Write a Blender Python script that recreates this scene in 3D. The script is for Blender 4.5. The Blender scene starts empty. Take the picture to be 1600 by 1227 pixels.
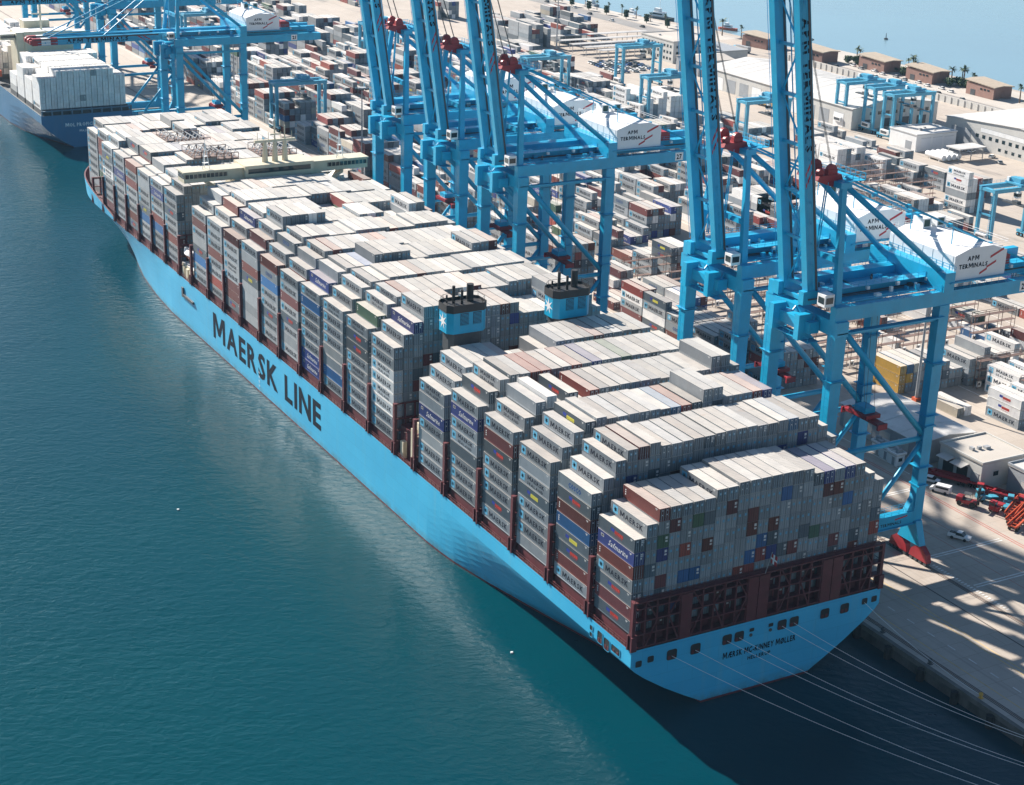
import bpy, math, random
import numpy as np
from mathutils import Vector, Matrix
from mathutils.bvhtree import BVHTree

random.seed(11)
S = bpy.context.scene
COL = S.collection
R = math.radians

# ------------------------------------------------------------------ helpers
class MB:
    """collects polygons that become one mesh object"""
    def __init__(s):
        s.v = []; s.f = []; s.m = []
    def poly(s, pts, m=0):
        b = len(s.v); s.v.extend([tuple(p) for p in pts]); s.f.append(tuple(range(b, b + len(pts)))); s.m.append(m)
    def box(s, x0, y0, z0, x1, y1, z1, m=0, mt=None):
        b = len(s.v)
        s.v.extend([(x0, y0, z0), (x1, y0, z0), (x1, y1, z0), (x0, y1, z0), (x0, y0, z1), (x1, y0, z1), (x1, y1, z1), (x0, y1, z1)])
        for q in ((3, 2, 1, 0), (4, 5, 6, 7), (0, 1, 5, 4), (1, 2, 6, 5), (2, 3, 7, 6), (3, 0, 4, 7)):
            s.f.append(tuple(b + i for i in q)); s.m.append(m)
        if mt is not None: s.m[-5] = mt
    def beam(s, p, q, w, h, m=0, up=(0, 0, 1), w2=None, h2=None):
        p = Vector(p); q = Vector(q); d = (q - p).normalized(); up = Vector(up)
        if abs(d.dot(up)) > .98: up = Vector((0, 1, 0))
        sd = d.cross(up).normalized(); u = sd.cross(d).normalized()
        w2 = w if w2 is None else w2; h2 = h if h2 is None else h2
        b = len(s.v)
        for c, ww, hh in ((p, w, h), (q, w2, h2)):
            for i, j in ((-1, -1), (1, -1), (1, 1), (-1, 1)):
                s.v.append(tuple(c + sd * (i * ww / 2) + u * (j * hh / 2)))
        for qd in ((3, 2, 1, 0), (4, 5, 6, 7), (0, 1, 5, 4), (1, 2, 6, 5), (2, 3, 7, 6), (3, 0, 4, 7)):
            s.f.append(tuple(b + i for i in qd)); s.m.append(m)
    def tube(s, p, q, r, n=8, m=0, r2=None, caps=True):
        p = Vector(p); q = Vector(q); d = (q - p).normalized(); up = Vector((0, 0, 1)) if abs(d.z) < .95 else Vector((0, 1, 0))
        a = d.cross(up).normalized(); c = a.cross(d).normalized(); r2 = r if r2 is None else r2
        b = len(s.v)
        for o, rr in ((p, r), (q, r2)):
            for i in range(n):
                t = 2 * math.pi * i / n; s.v.append(tuple(o + a * (rr * math.cos(t)) + c * (rr * math.sin(t))))
        for i in range(n):
            j = (i + 1) % n; s.f.append((b + j, b + i, b + n + i, b + n + j)); s.m.append(m)
        if caps:
            s.f.append(tuple(b + i for i in range(n))); s.m.append(m)
            s.f.append(tuple(b + n + i for i in reversed(range(n)))); s.m.append(m)
    def prism(s, pts, d, m=0, mt=None):
        """extrude a closed 3-D outline by vector d"""
        n = len(pts); d = Vector(d); a = [Vector(p) for p in pts]; c = [p + d for p in a]
        s.poly(list(reversed(a)), m); s.poly(c, m if mt is None else mt)
        for i in range(n):
            j = (i + 1) % n; s.poly([a[i], a[j], c[j], c[i]], m)
    def path(s, pts, r, n=5, m=0):
        for a, c in zip(pts[:-1], pts[1:]): s.tube(a, c, r, n, m, caps=False)
    def flat(s, V2, F2, o, u, v, su, sv, m=0):
        """lay 2-D polygons on a plane"""
        o = Vector(o); u = Vector(u); v = Vector(v); b = len(s.v)
        s.v.extend([tuple(o + u * (x * su) + v * (y * sv)) for x, y in V2])
        for f in F2: s.f.append(tuple(b + i for i in f)); s.m.append(m)
    def mesh(s, name, mats):
        me = bpy.data.meshes.new(name); me.from_pydata(s.v, [], s.f)
        for x in (mats if isinstance(mats, (list, tuple)) else [mats]): me.materials.append(x)
        if any(s.m): me.polygons.foreach_set('material_index', s.m)
        me.update(); return me
    def build(s, name, mats, parent=None, loc=None, smooth=False):
        me = s.mesh(name, mats); o = bpy.data.objects.new(name, me); COL.objects.link(o)
        if parent is not None: o.parent = parent
        if loc is not None: o.location = loc
        if smooth: me.polygons.foreach_set('use_smooth', [True] * len(me.polygons))
        return o

def tag(o, label=None, cat=None, group=None, kind=None):
    if label: o['label'] = label
    if cat: o['category'] = cat
    if group: o['group'] = group
    if kind: o['kind'] = kind
    return o
def thing(name, loc, label, cat, group=None, rz=0.0):
    o = bpy.data.objects.new(name, None); COL.objects.link(o); o.empty_display_size = .5
    o.location = loc; o.rotation_euler = (0, 0, rz); return tag(o, label, cat, group)
def link_mesh(name, me, parent=None, loc=(0, 0, 0)):
    o = bpy.data.objects.new(name, me); COL.objects.link(o); o.parent = parent; o.location = loc; return o
def copy_tree(o, parent=None):
    c = o.copy(); COL.objects.link(c); c.parent = parent
    for ch in list(o.children): copy_tree(ch, c)
    return c

_tc = {}
def glyph(ch, bold, res):
    k = (ch, bold, res)
    if k in _tc: return _tc[k]
    if ch == 'M':
        t = .098 + 2 * bold; H = .729 + 2 * bold; w = .80 + 2 * bold; c = w / 2
        P = [(0, 0), (0, H), (1.35 * t, H), (c, .46 * H), (w - 1.35 * t, H), (w, H), (w, 0), (w - t, 0), (w - t, .70 * H), (c + .42 * t, .20 * H), (c - .42 * t, .20 * H), (t, .70 * H), (t, 0)]
        V = np.array(P); F = [(0, 1, 11, 12), (1, 2, 11), (2, 3, 10, 11), (3, 9, 10), (3, 4, 8, 9), (4, 5, 8), (5, 6, 7, 8)]; F = [tuple(reversed(f)) for f in F]
    else:
        cu = bpy.data.curves.new('lettering', 'FONT'); cu.body = ch; cu.resolution_u = res; cu.offset = bold
        o = bpy.data.objects.new('lettering', cu); COL.objects.link(o)
        me = o.evaluated_get(bpy.context.evaluated_depsgraph_get()).to_mesh()
        V = np.array([(v.co.x, v.co.y + bold) for v in me.vertices]); F = [tuple(q.vertices) for q in me.polygons]
        COL.objects.unlink(o); bpy.data.objects.remove(o); bpy.data.curves.remove(cu)
        V[:, 0] -= V[:, 0].min()
    _tc[k] = (V, F, float(V[:, 0].max())); return _tc[k]
def text2d(t, bold=0.0, res=1, shear=0.0, space=1.0):
    """letters as flat polygons, cap height 1, left edge at 0"""
    k = (t, bold, res, shear, space)
    if k in _tc: return _tc[k]
    VV = []; F = []; x = 0.0; n = 0
    for ch in t:
        if ch == ' ': x += .30 * space; continue
        v, f, w = glyph(ch, bold, res); q = v.copy(); q[:, 0] += x; VV.append(q); F += [tuple(i + n for i in g) for g in f]; n += len(v); x += w + .105 * space + (space - 1) * .25
    V = np.concatenate(VV); V = V / (.729 + 2 * bold); V[:, 0] += shear * V[:, 1]; V[:, 0] -= V[:, 0].min()
    _tc[k] = (V, F, float(V[:, 0].max())); return _tc[k]
def put_text(mb, t, o, u, v, width, height, m=0, bold=0.0, res=1, shear=0.0, space=1.0, centre=True):
    V, F, w = text2d(t, bold, res, shear, space)
    o = Vector(o); u = Vector(u); v = Vector(v)
    if centre: o = o - u * (width / 2) - v * (height / 2)
    mb.flat(V, F, o, u, v, width / w, height, m)

# ------------------------------------------------------------------ materials
def new_mat(name):
    m = bpy.data.materials.new(name); m.use_nodes = True; nt = m.node_tree
    return m, nt, nt.nodes['Principled BSDF']
def N(nt, typ, **kw):
    n = nt.nodes.new(typ)
    for k, v in kw.items():
        if k in n.inputs: n.inputs[k].default_value = v
        else: setattr(n, k, v)
    return n
def mixc(nt, fac, a, b, blend='MIX'):
    n = nt.nodes.new('ShaderNodeMix'); n.data_type = 'RGBA'; n.blend_type = blend
    for sock, val in ((n.inputs[0], fac), (n.inputs[6], a), (n.inputs[7], b)):
        if hasattr(val, 'is_output'): nt.links.new(val, sock)
        elif isinstance(val, (int, float)): sock.default_value = val
        else: sock.default_value = (*val[:3], 1)
    return n.outputs[2]
def noise(nt, scale, detail=4, rough=.6, vec=None, sx=(1, 1, 1)):
    tc = N(nt, 'ShaderNodeTexCoord'); mp = N(nt, 'ShaderNodeMapping'); mp.inputs['Scale'].default_value = sx
    nt.links.new(tc.outputs['Object'], mp.inputs[0]); n = N(nt, 'ShaderNodeTexNoise', Scale=scale, Detail=detail, Roughness=rough)
    oi = N(nt, 'ShaderNodeObjectInfo'); ml = N(nt, 'ShaderNodeMath', operation='MULTIPLY'); ml.inputs[1].default_value = 173.0
    nt.links.new(oi.outputs['Random'], ml.inputs[0]); nt.links.new(ml.outputs[0], mp.inputs['Location'])
    nt.links.new(mp.outputs[0], n.inputs['Vector']); return n.outputs['Fac']
def ramp(nt, fac, lo, hi):
    n = N(nt, 'ShaderNodeMapRange'); n.inputs[1].default_value = lo; n.inputs[2].default_value = hi
    nt.links.new(fac, n.inputs[0]); return n.outputs[0]
def paint(name, col, rough=.5, var=.12, scale=.25, dirt=None, damt=.35, streak=True, metal=0.0, spec=.5):
    m, nt, p = new_mat(name)
    a = ramp(nt, noise(nt, scale, 5), .3, .7)
    c = mixc(nt, a, [x * (1 - var) for x in col], [min(1, x * (1 + var)) for x in col])
    if dirt is not None:
        d = ramp(nt, noise(nt, scale * 3, 6, .7, sx=(1, 1, .18) if streak else (1, 1, 1)), .52, .78)
        mm = N(nt, 'ShaderNodeMath', operation='MULTIPLY'); nt.links.new(d, mm.inputs[0]); mm.inputs[1].default_value = damt
        c = mixc(nt, mm.outputs[0], c, dirt)
    nt.links.new(c, p.inputs['Base Color']); p.inputs['Roughness'].default_value = rough; p.inputs['Metallic'].default_value = metal
    p.inputs['Specular IOR Level'].default_value = spec
    return m

CRANE = (.005, .34, .56)
M_crane = paint('crane_blue_paint', CRANE, .40, .10, .3, (.07, .30, .44), .4)
def hull_mat():
    m, nt, p = new_mat('hull_blue_paint')
    a = ramp(nt, noise(nt, .05, 5), .3, .7); c = mixc(nt, a, (.035, .38, .62), (.055, .46, .72))
    st = ramp(nt, noise(nt, .5, 6, .7, sx=(1, 1, .06)), .52, .8); mm = N(nt, 'ShaderNodeMath', operation='MULTIPLY'); nt.links.new(st, mm.inputs[0]); mm.inputs[1].default_value = .5
    c = mixc(nt, mm.outputs[0], c, (.13, .44, .58))
    ru = ramp(nt, noise(nt, .9, 6, .75, sx=(1, 1, .12)), .66, .82); m2 = N(nt, 'ShaderNodeMath', operation='MULTIPLY'); nt.links.new(ru, m2.inputs[0]); m2.inputs[1].default_value = .38
    c = mixc(nt, m2.outputs[0], c, (.22, .24, .24))
    tc = N(nt, 'ShaderNodeTexCoord'); sp = N(nt, 'ShaderNodeSeparateXYZ'); nt.links.new(tc.outputs['Object'], sp.inputs[0]); cb = N(nt, 'ShaderNodeCombineXYZ')
    ad = N(nt, 'ShaderNodeMath', operation='ADD'); nt.links.new(sp.outputs[1], ad.inputs[0]); nt.links.new(sp.outputs[0], ad.inputs[1])
    nt.links.new(ad.outputs[0], cb.inputs[0]); nt.links.new(sp.outputs[2], cb.inputs[1])
    br = N(nt, 'ShaderNodeTexBrick', Scale=1.0); br.inputs['Mortar Size'].default_value = .05; br.inputs['Brick Width'].default_value = 11.5; br.inputs['Row Height'].default_value = 2.9
    br.inputs['Color1'].default_value = (1, 1, 1, 1); br.inputs['Color2'].default_value = (.90, .94, .96, 1); br.inputs['Mortar'].default_value = (.72, .82, .86, 1); nt.links.new(cb.outputs[0], br.inputs['Vector'])
    c = mixc(nt, 1.0, c, br.outputs['Color'], 'MULTIPLY')
    wl = N(nt, 'ShaderNodeMapRange'); wl.inputs[1].default_value = 2.4; wl.inputs[2].default_value = .5; nt.links.new(sp.outputs[2], wl.inputs[0])
    wn = N(nt, 'ShaderNodeMath', operation='MULTIPLY'); nt.links.new(wl.outputs[0], wn.inputs[0]); nt.links.new(ramp(nt, noise(nt, .35, 5, .7), .35, .75), wn.inputs[1])
    c = mixc(nt, wn.outputs[0], c, (.07, .15, .16))
    nt.links.new(c, p.inputs['Base Color']); p.inputs['Roughness'].default_value = .5
    return m
M_hull = hull_mat()
M_red = paint('dark_red_paint', (.105, .019, .025), .55, .2, .5, (.07, .03, .025), .5)
M_bogie = paint('red_paint', (.31, .018, .026), .5, .15, .4, (.2, .03, .03), .4)
M_black = paint('black_paint', (.018, .018, .02), .6, .2, .5)
M_dark = paint('dark_grey_steel', (.06, .065, .07), .6, .2, .5)
M_letter = paint('navy_black_lettering', (.010, .015, .026), .75, .1, .5, spec=.12)
M_white = paint('white_paint', (.78, .78, .77), .5, .06, .3, (.5, .47, .42), .3)
M_cream = paint('cream_paint', (.58, .52, .39), .5, .08, .3, (.45, .38, .27), .4)
M_house = paint('white_house_panels', (.74, .75, .76), .5, .04, .2, (.5, .5, .48), .2)
M_slash = paint('red_slash_paint', (.42, .02, .035), .5, .05, .5)
M_steel = paint('galvanised_steel', (.34, .35, .36), .5, .2, .6, (.25, .17, .1), .3)
M_rail = paint('rusty_frame', (.17, .11, .09), .7, .3, .8)
M_glass = paint('dark_glass', (.02, .035, .04), .08, .2, .5)
M_green = paint('green_louvre', (.02, .07, .06), .6, .2, .8)
M_sky = paint('light_blue_emblem', (.12, .45, .68), .5, .1, .5)
M_yellow = paint('yellow_paint', (.62, .36, .06), .55, .1, .3, (.4, .25, .1), .3)
M_orange = paint('orange_paint', (.48, .085, .03), .5, .1, .4)
M_tyre = paint('tyre_rubber', (.02, .02, .02), .8, .2, .8)
M_rope = paint('rope', (.8, .8, .78), .8, .1, 1)
M_brick = paint('red_brick_wall', (.29, .165, .13), .8, .12, .4, (.23, .13, .10), .4)
M_roofw = paint('pale_metal_roof', (.56, .54, .51), .55, .14, .12, (.40, .35, .30), .6, streak=False)
M_wall = paint('pale_wall', (.52, .51, .48), .75, .08, .2, (.36, .33, .29), .4)
M_wallg = paint('grey_shutter', (.30, .32, .34), .6, .1, .3)
M_trunk = paint('bark', (.16, .11, .07), .9, .3, 2)
M_leaf = paint('foliage', (.045, .085, .03), .8, .45, 1.2, streak=False)
M_palm = paint('palm_foliage', (.05, .085, .03), .7, .35, 1.0, streak=False)
M_fender = paint('black_rubber', (.015, .015, .016), .8, .3, .6)

# concrete ground with slab joints, tyre marks and stains
def ground_mat():
    m, nt, p = new_mat('port_concrete')
    a = ramp(nt, noise(nt, .035, 6, .65), .3, .72); b = ramp(nt, noise(nt, .35, 6, .7), .35, .75)
    c = mixc(nt, a, (.36, .30, .245), (.50, .435, .37)); c = mixc(nt, b, c, (.43, .375, .32))
    st = ramp(nt, noise(nt, .11, 4, .6, sx=(1, .25, 1)), .60, .74)
    c = mixc(nt, st, c, (.24, .21, .185))
    ty = ramp(nt, noise(nt, .55, 5, .65, sx=(1, .018, 1)), .55, .72); t2 = N(nt, 'ShaderNodeMath', operation='MULTIPLY'); nt.links.new(ty, t2.inputs[0]); t2.inputs[1].default_value = .42
    c = mixc(nt, t2.outputs[0], c, (.20, .18, .165))
    tc = N(nt, 'ShaderNodeTexCoord'); br = N(nt, 'ShaderNodeTexBrick', Scale=1.0)
    br.inputs['Mortar Size'].default_value = .05; br.inputs['Brick Width'].default_value = 7.5; br.inputs['Row Height'].default_value = 5.0
    br.inputs['Color1'].default_value = (1, 1, 1, 1); br.inputs['Color2'].default_value = (.93, .93, .93, 1); br.inputs['Mortar'].default_value = (.72, .7, .68, 1)
    nt.links.new(tc.outputs['Object'], br.inputs['Vector'])
    c = mixc(nt, 1.0, c, br.outputs['Color'], 'MULTIPLY')
    nt.links.new(c, p.inputs['Base Color']); p.inputs['Roughness'].default_value = .85
    return m
M_ground = ground_mat()
M_quaywall = paint('weathered_quay_wall', (.085, .085, .08), .85, .4, .3, (.03, .035, .03), .7)
M_road = paint('worn_asphalt', (.23, .22, .21), .85, .15, .05, (.32, .29, .26), .5, streak=False)
M_pale = paint('pale_paving', (.47, .43, .38), .85, .1, .06, (.38, .34, .3), .5, streak=False)
M_linew = paint('white_line_paint', (.68, .66, .62), .7, .2, .6, (.45, .41, .36), .6, streak=False)
M_liner = paint('red_line_paint', (.40, .13, .10), .7, .2, .6, (.42, .36, .3), .6, streak=False)
M_liney = paint('yellow_line_paint', (.60, .42, .17), .7, .2, .6, (.45, .4, .33), .6, streak=False)

def sea_mat(name, c0, c1, spec, layers, rough):
    m, nt, p = new_mat(name)
    a = ramp(nt, noise(nt, .006, 4, .55), .35, .7)
    nt.links.new(mixc(nt, a, c0, c1), p.inputs['Base Color'])
    p.inputs['Roughness'].default_value = rough; p.inputs['IOR'].default_value = 1.333; p.inputs['Specular IOR Level'].default_value = spec
    tc = N(nt, 'ShaderNodeTexCoord'); prev = None
    for sc, dist, st, det, rot, sx in layers:
        mp = N(nt, 'ShaderNodeMapping', vector_type='TEXTURE'); mp.inputs['Scale'].default_value = sx; mp.inputs['Rotation'].default_value = (0, 0, rot)
        nt.links.new(tc.outputs['Object'], mp.inputs[0])
        n = N(nt, 'ShaderNodeTexNoise', Scale=sc, Detail=det, Roughness=.55, Distortion=.4); nt.links.new(mp.outputs[0], n.inputs['Vector'])
        b = N(nt, 'ShaderNodeBump', Strength=st, Distance=dist); nt.links.new(n.outputs['Fac'], b.inputs['Height'])
        ws = N(nt, 'ShaderNodeMapRange'); ws.inputs[1].default_value = .38; ws.inputs[2].default_value = .66; ws.inputs[3].default_value = st * .55; ws.inputs[4].default_value = st * 1.15
        nt.links.new(noise(nt, .012, 3, .6, sx=(1, .4, 1)), ws.inputs[0]); nt.links.new(ws.outputs[0], b.inputs['Strength'])
        if prev is not None: nt.links.new(prev.outputs[0], b.inputs['Normal'])
        prev = b
    nt.links.new(prev.outputs[0], p.inputs['Normal'])
    return m
M_sea = sea_mat('harbour_water', (.0, .036, .054), (.0, .046, .059), .23, ((.04, .8, .30, 3, R(-20), (1.6, 1, 1)), (.2, .45, .55, 3, R(-40), (1.5, 1, 1)), (.62, .28, .95, 4, R(-28), (1.5, 1, 1))), .14)
M_bay = sea_mat('bay_water', (.18, .29, .35), (.19, .31, .37), .7, ((.03, .3, .2, 3, 0, (2, 1, 1)), (.2, .12, .5, 4, R(-40), (2, 1, 1))), .12)

# container paint: sides take the object's colour (or the stored face colour), roofs are bleached and dusty
DUST = (.59, .54, .475)
def cont_mat(name, source, roof):
    m, nt, p = new_mat(name)
    if source == 'object':
        oi = N(nt, 'ShaderNodeObjectInfo'); c = oi.outputs['Color']
        if roof:
            rf = N(nt, 'ShaderNodeMapRange'); rf.inputs[3].default_value = .52; rf.inputs[4].default_value = .82; nt.links.new(oi.outputs['Random'], rf.inputs[0])
            wn = N(nt, 'ShaderNodeTexWhiteNoise', noise_dimensions='1D'); nt.links.new(oi.outputs['Random'], wn.inputs['W'])
            c = mixc(nt, rf.outputs[0], c, mixc(nt, wn.outputs['Value'], (.45, .40, .35), (.70, .65, .58)))
    else:
        at = N(nt, 'ShaderNodeAttribute', attribute_name='col'); c = at.outputs['Color']
    n1 = ramp(nt, noise(nt, .28, 5, .65), .3, .75)
    c = mixc(nt, n1, mixc(nt, 1.0, c, (.84, .84, .85), 'MULTIPLY'), mixc(nt, 1.0, c, (1.1, 1.08, 1.05), 'MULTIPLY'))
    if roof:
        n2 = ramp(nt, noise(nt, .35, 6, .75, sx=(.5, 1.6, 1)), .58, .76)
        mm = N(nt, 'ShaderNodeMath', operation='MULTIPLY'); nt.links.new(n2, mm.inputs[0]); mm.inputs[1].default_value = .55
        c = mixc(nt, mm.outputs[0], c, (.36, .24, .17))
    else:
        n2 = ramp(nt, noise(nt, .8, 6, .7, sx=(1, 1, .15)), .56, .8)
        mm = N(nt, 'ShaderNodeMath', operation='MULTIPLY'); nt.links.new(n2, mm.inputs[0]); mm.inputs[1].default_value = .4
        c = mixc(nt, mm.outputs[0], c, (.20, .13, .10))
    nt.links.new(c, p.inputs['Base Color']); p.inputs['Roughness'].default_value = .6
    return m
M_cbody = cont_mat('container_paint', 'object', False)
M_croof = cont_mat('container_roof', 'object', True)
M_cmany = cont_mat('container_paint_many', 'attr', False)

# ------------------------------------------------------------------ camera, sky, sun
def make_camera():
    yaw, pit, rol = R(29.57704), R(20.84194), R(1.91649)
    cy, sy, cp, sp = math.cos(yaw), math.sin(yaw), math.cos(pit), math.sin(pit)
    f = Vector((sy * cp, cy * cp, -sp)); r = Vector((cy, -sy, 0)); u = r.cross(f)
    cr, sr = math.cos(rol), math.sin(rol)
    r2 = r * cr + u * sr; u2 = u * cr - r * sr
    m = Matrix((r2, u2, -f)).transposed().to_4x4(); m.translation = CAM
    cd = bpy.data.cameras.new('camera'); cd.sensor_width = 36; cd.lens = 36 * 2621.6 / 1600; cd.clip_start = 1; cd.clip_end = 6000
    o = bpy.data.objects.new('camera', cd); COL.objects.link(o); o.matrix_world = m; S.camera = o
    return r2, u2, f
CAM = Vector((-182.101, -224.091, 166.929))
CR, CU, CF = make_camera()
def project(p):
    d = Vector(p) - CAM; z = d.dot(CF)
    return 800 + 2621.6 * d.dot(CR) / z, 613.5 - 2621.6 * d.dot(CU) / z

SUN_EL, SUN_AZ = R(31), R(-16)          # azimuth from +Y (the bow) towards +X
sd = Vector((math.sin(SUN_AZ) * math.cos(SUN_EL), math.cos(SUN_AZ) * math.cos(SUN_EL), math.sin(SUN_EL)))
ld = bpy.data.lights.new('sun', 'SUN'); ld.energy = 5.0; ld.angle = R(.8); ld.color = (1, .935, .855)
lo = bpy.data.objects.new('sun', ld); COL.objects.link(lo); lo.location = (0, 0, 300); lo.rotation_euler = sd.to_track_quat('Z', 'Y').to_euler()
W = bpy.data.worlds.new('World'); S.world = W; W.use_nodes = True
sky = W.node_tree.nodes.new('ShaderNodeTexSky'); sky.sky_type = 'NISHITA'; sky.sun_disc = False
sky.sun_elevation = SUN_EL; sky.sun_rotation = SUN_AZ; sky.air_density = 1.0; sky.dust_density = 0.4; sky.ozone_density = 2.6
bg = W.node_tree.nodes['Background']; W.node_tree.links.new(sky.outputs[0], bg.inputs[0]); bg.inputs[1].default_value = .052
S.view_settings.view_transform = 'Standard'; S.view_settings.look = 'None'; S.view_settings.exposure = 1.2; S.view_settings.gamma = 1
S.cycles.use_denoising = True; S.cycles.max_bounces = 6; S.cycles.diffuse_bounces = 3; S.cycles.glossy_bounces = 3; S.cycles.volume_bounces = 0
S.cycles.caustics_reflective = False; S.cycles.caustics_refractive = False; S.cycles.sample_clamp_indirect = 4

# ------------------------------------------------------------------ container ship (origin on the centreline at the stern, water level)
BAYS = [0, 15, 30.2, 45.1, 60.2, 75.6, 101.1, 115.5, 130.0, 144.4, 158.6, 172.9, 187.3, 201.8, 215.4, 228.9, 255.1, 268.6, 282.1, 295.5, 309.0, 322.4, 335.8, 349.3]
R1N = [7, 8, 8, 8, 8, 7, 8, 8, 8, 8, 8, 8, 8, 8, 8, 8, 8, 8, 8, 8, 8, 8, 7, 7]
R1H = [36.6, 39.4, 39.8, 40.5, 40.6, 37.8, 40.3, 40.4, 40.3, 40.2, 39.8, 40.0, 40.1, 39.6, 39.6, 39.6, 39.5, 39.4, 39.2, 39.2, 39.3, 39.4, 38.6, 38.2]
XP, DECK, BASE = -28.72, 15.0, 17.5
def lerp_tab(t, x):
    if x <= t[0][0]: return t[0][1]
    for (a, b), (c, d) in zip(t[:-1], t[1:]):
        if x <= c: return b + (d - b) * (x - a) / (c - a)
    return t[-1][1]
def deck_hb(y):
    if y < 330: return 29.3
    t = min(1, (y - 330) / 68.0); return 29.3 * max(0.0, 1 - t ** 3.6)
WL = [(-2, 12.0), (10, 14.8), (20, 17.2), (40, 22.0), (60, 26.6), (72, 28.7), (82, 29.3), (262, 29.3), (280, 28.3), (300, 26.2), (322, 22.3), (350, 14.0), (376, 4.5), (386, .4), (400, 0)]
GS = [(0, 0), (2.6, .27), (5.4, .54), (8.6, .81), (10.4, .94), (11.6, 1.0), (15, 1)]
def hull_x(y, z):
    w, d = lerp_tab(WL, y), deck_hb(y)
    if y < 150: g = lerp_tab(GS, max(z, 0))
    else: g = (max(z, 0) / 15.0) ** 1.25 if z < 15 else 1.0
    return max(0.02, w + (d - w) * g)
def build_ship():
    ship = thing('container_ship', (0, 0, 0), 'huge light blue container ship with maroon lashing bridges moored along the quay', 'container ship')
    mb = MB()
    ys = [-2] + list(range(4, 100, 6)) + list(range(106, 256, 15)) + list(range(262, 330, 8)) + list(range(332, 399, 4)) + [397.9]
    zs = [-2.5, .45, 1.2, 2.6, 4, 5.4, 7, 8.6, 10.4, 11.6, 13.3, DECK]
    def stem(y, z): return y - max(0, (y - 372)) * .35 * (1 - max(z, 0) / 15) if y > 372 else y
    for sgn in (-1, 1):
        b = len(mb.v)
        for y in ys:
            for z in zs: mb.v.append((sgn * hull_x(y, z), stem(y, z), z))
        n = len(zs)
        for i in range(len(ys) - 1):
            for j in range(n - 1):
                q = (b + i * n + j, b + (i + 1) * n + j, b + (i + 1) * n + j + 1, b + i * n + j + 1)
                mb.f.append(q if sgn > 0 else tuple(reversed(q))); mb.m.append(1 if j == 0 else 0)
    tr = [(hull_x(-2, z), -2, z) for z in zs[1:]]
    mb.poly([(-x, y, z) for x, y, z in reversed(tr)] + tr, 0)
    a = hull_x(-2, .45); mb.poly([(-a, -2, .45), (a, -2, .45), (a * .97, -2, -2.5), (-a * .97, -2, -2.5)][::-1], 1)
    # deck and bow bulwark
    dk = []
    for y in ys: dk.append((deck_hb(y) - .05, y))
    for (xa, ya), (xb, yb) in zip(dk[:-1], dk[1:]):
        mb.poly([(-xa, ya, DECK - .08), (xa, ya, DECK - .08), (xb, yb, DECK - .08), (-xb, yb, DECK - .08)], 2)
    for sgn in (-1, 1):
        pts = [y for y in ys if y >= 318]
        for ya, yb in zip(pts[:-1], pts[1:]):
            za, zb = (DECK + 6.0 * min(1, max(0, (y - 318) / 40)) ** .8 for y in (ya, yb))
            xa, xb = deck_hb(ya), deck_hb(yb); xa2, xb2 = xa + (za - DECK) * .09, xb + (zb - DECK) * .09
            if za - DECK < .02: za += .02
            P = [(sgn * xa, ya, DECK), (sgn * xb, yb, DECK), (sgn * xb2, yb + (zb - DECK) * .05, zb), (sgn * xa2, ya + (za - DECK) * .05, za)]
            Q = [(sgn * (abs(p[0]) - .45), p[1] - .1, p[2]) for p in P]
            mb.poly(P, 0); mb.poly(Q[::-1], 2); mb.poly([P[3], P[2], Q[2], Q[3]], 2)
    hull = mb.build('hull', [M_hull, M_red, M_red], ship)
    # lettering on the hull and the transom
    t = MB(); X = -29.36
    put_text(t, 'MAERSK LINE', (X, 183.0, 8.35), (0, -1, 0), (0, 0, 1), 80.5, 7.7, 0, .03, 2, space=1.05)
    t.build('hull_lettering', M_letter, hull)
    t = MB(); put_text(t, 'MÆRSK MC-KINNEY MØLLER', (.2, -2.06, 8.9), (1, 0, 0), (0, 0, 1), 17.2, 1.35, 0, .035, 2, space=1.1); t.build('ship_name', M_letter, hull)
    t = MB(); put_text(t, 'HELLERUP', (.2, -2.06, 7.1), (1, 0, 0), (0, 0, 1), 5.4, .85, 0, .03, 2, space=1.1); t.build('home_port', M_letter, hull)
    fl = MB(); fl.tube((0, -1.9, 24.5), (0, -3.4, 29.6), .09, 6, 2); pts = []
    for k in range(7):
        t_ = k / 6; pts.append((t_ * 2.3 * .35, -3.3 - t_ * .9 + .18 * math.sin(t_ * 7), 29.4 - t_ * .8))
    for (xa, ya, za), (xb, yb, zb) in zip(pts[:-1], pts[1:]):
        i = pts.index((xa, ya, za))
        for j, (u0, u1) in enumerate(((0, .85), (.85, 1.2), (1.2, 2.0))): fl.poly([(xa, ya + u0 * .1, za - u1), (xb, yb + u0 * .1, zb - u1), (xb, yb + u0 * .1, zb - u0), (xa, ya + u0 * .1, za - u0)], 1 if j == 1 or i == 2 else 0)
    fl.build('flag', [M_bogie, M_white, M_steel], ship)
    t = MB()
    for yy in (8.0, 186.0, 330.0):
        for j, s_ in enumerate(('6', '4', '2', '0')):
            z_ = 2.0 + 1.3 * (3 - j); put_text(t, '1' + s_, (-hull_x(yy, z_) - .10, yy, z_), (0, -1, 0), (0, 0, 1), .8, .7, 0, .03, 1)
    t.build('draught_mark', M_white, hull)
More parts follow.
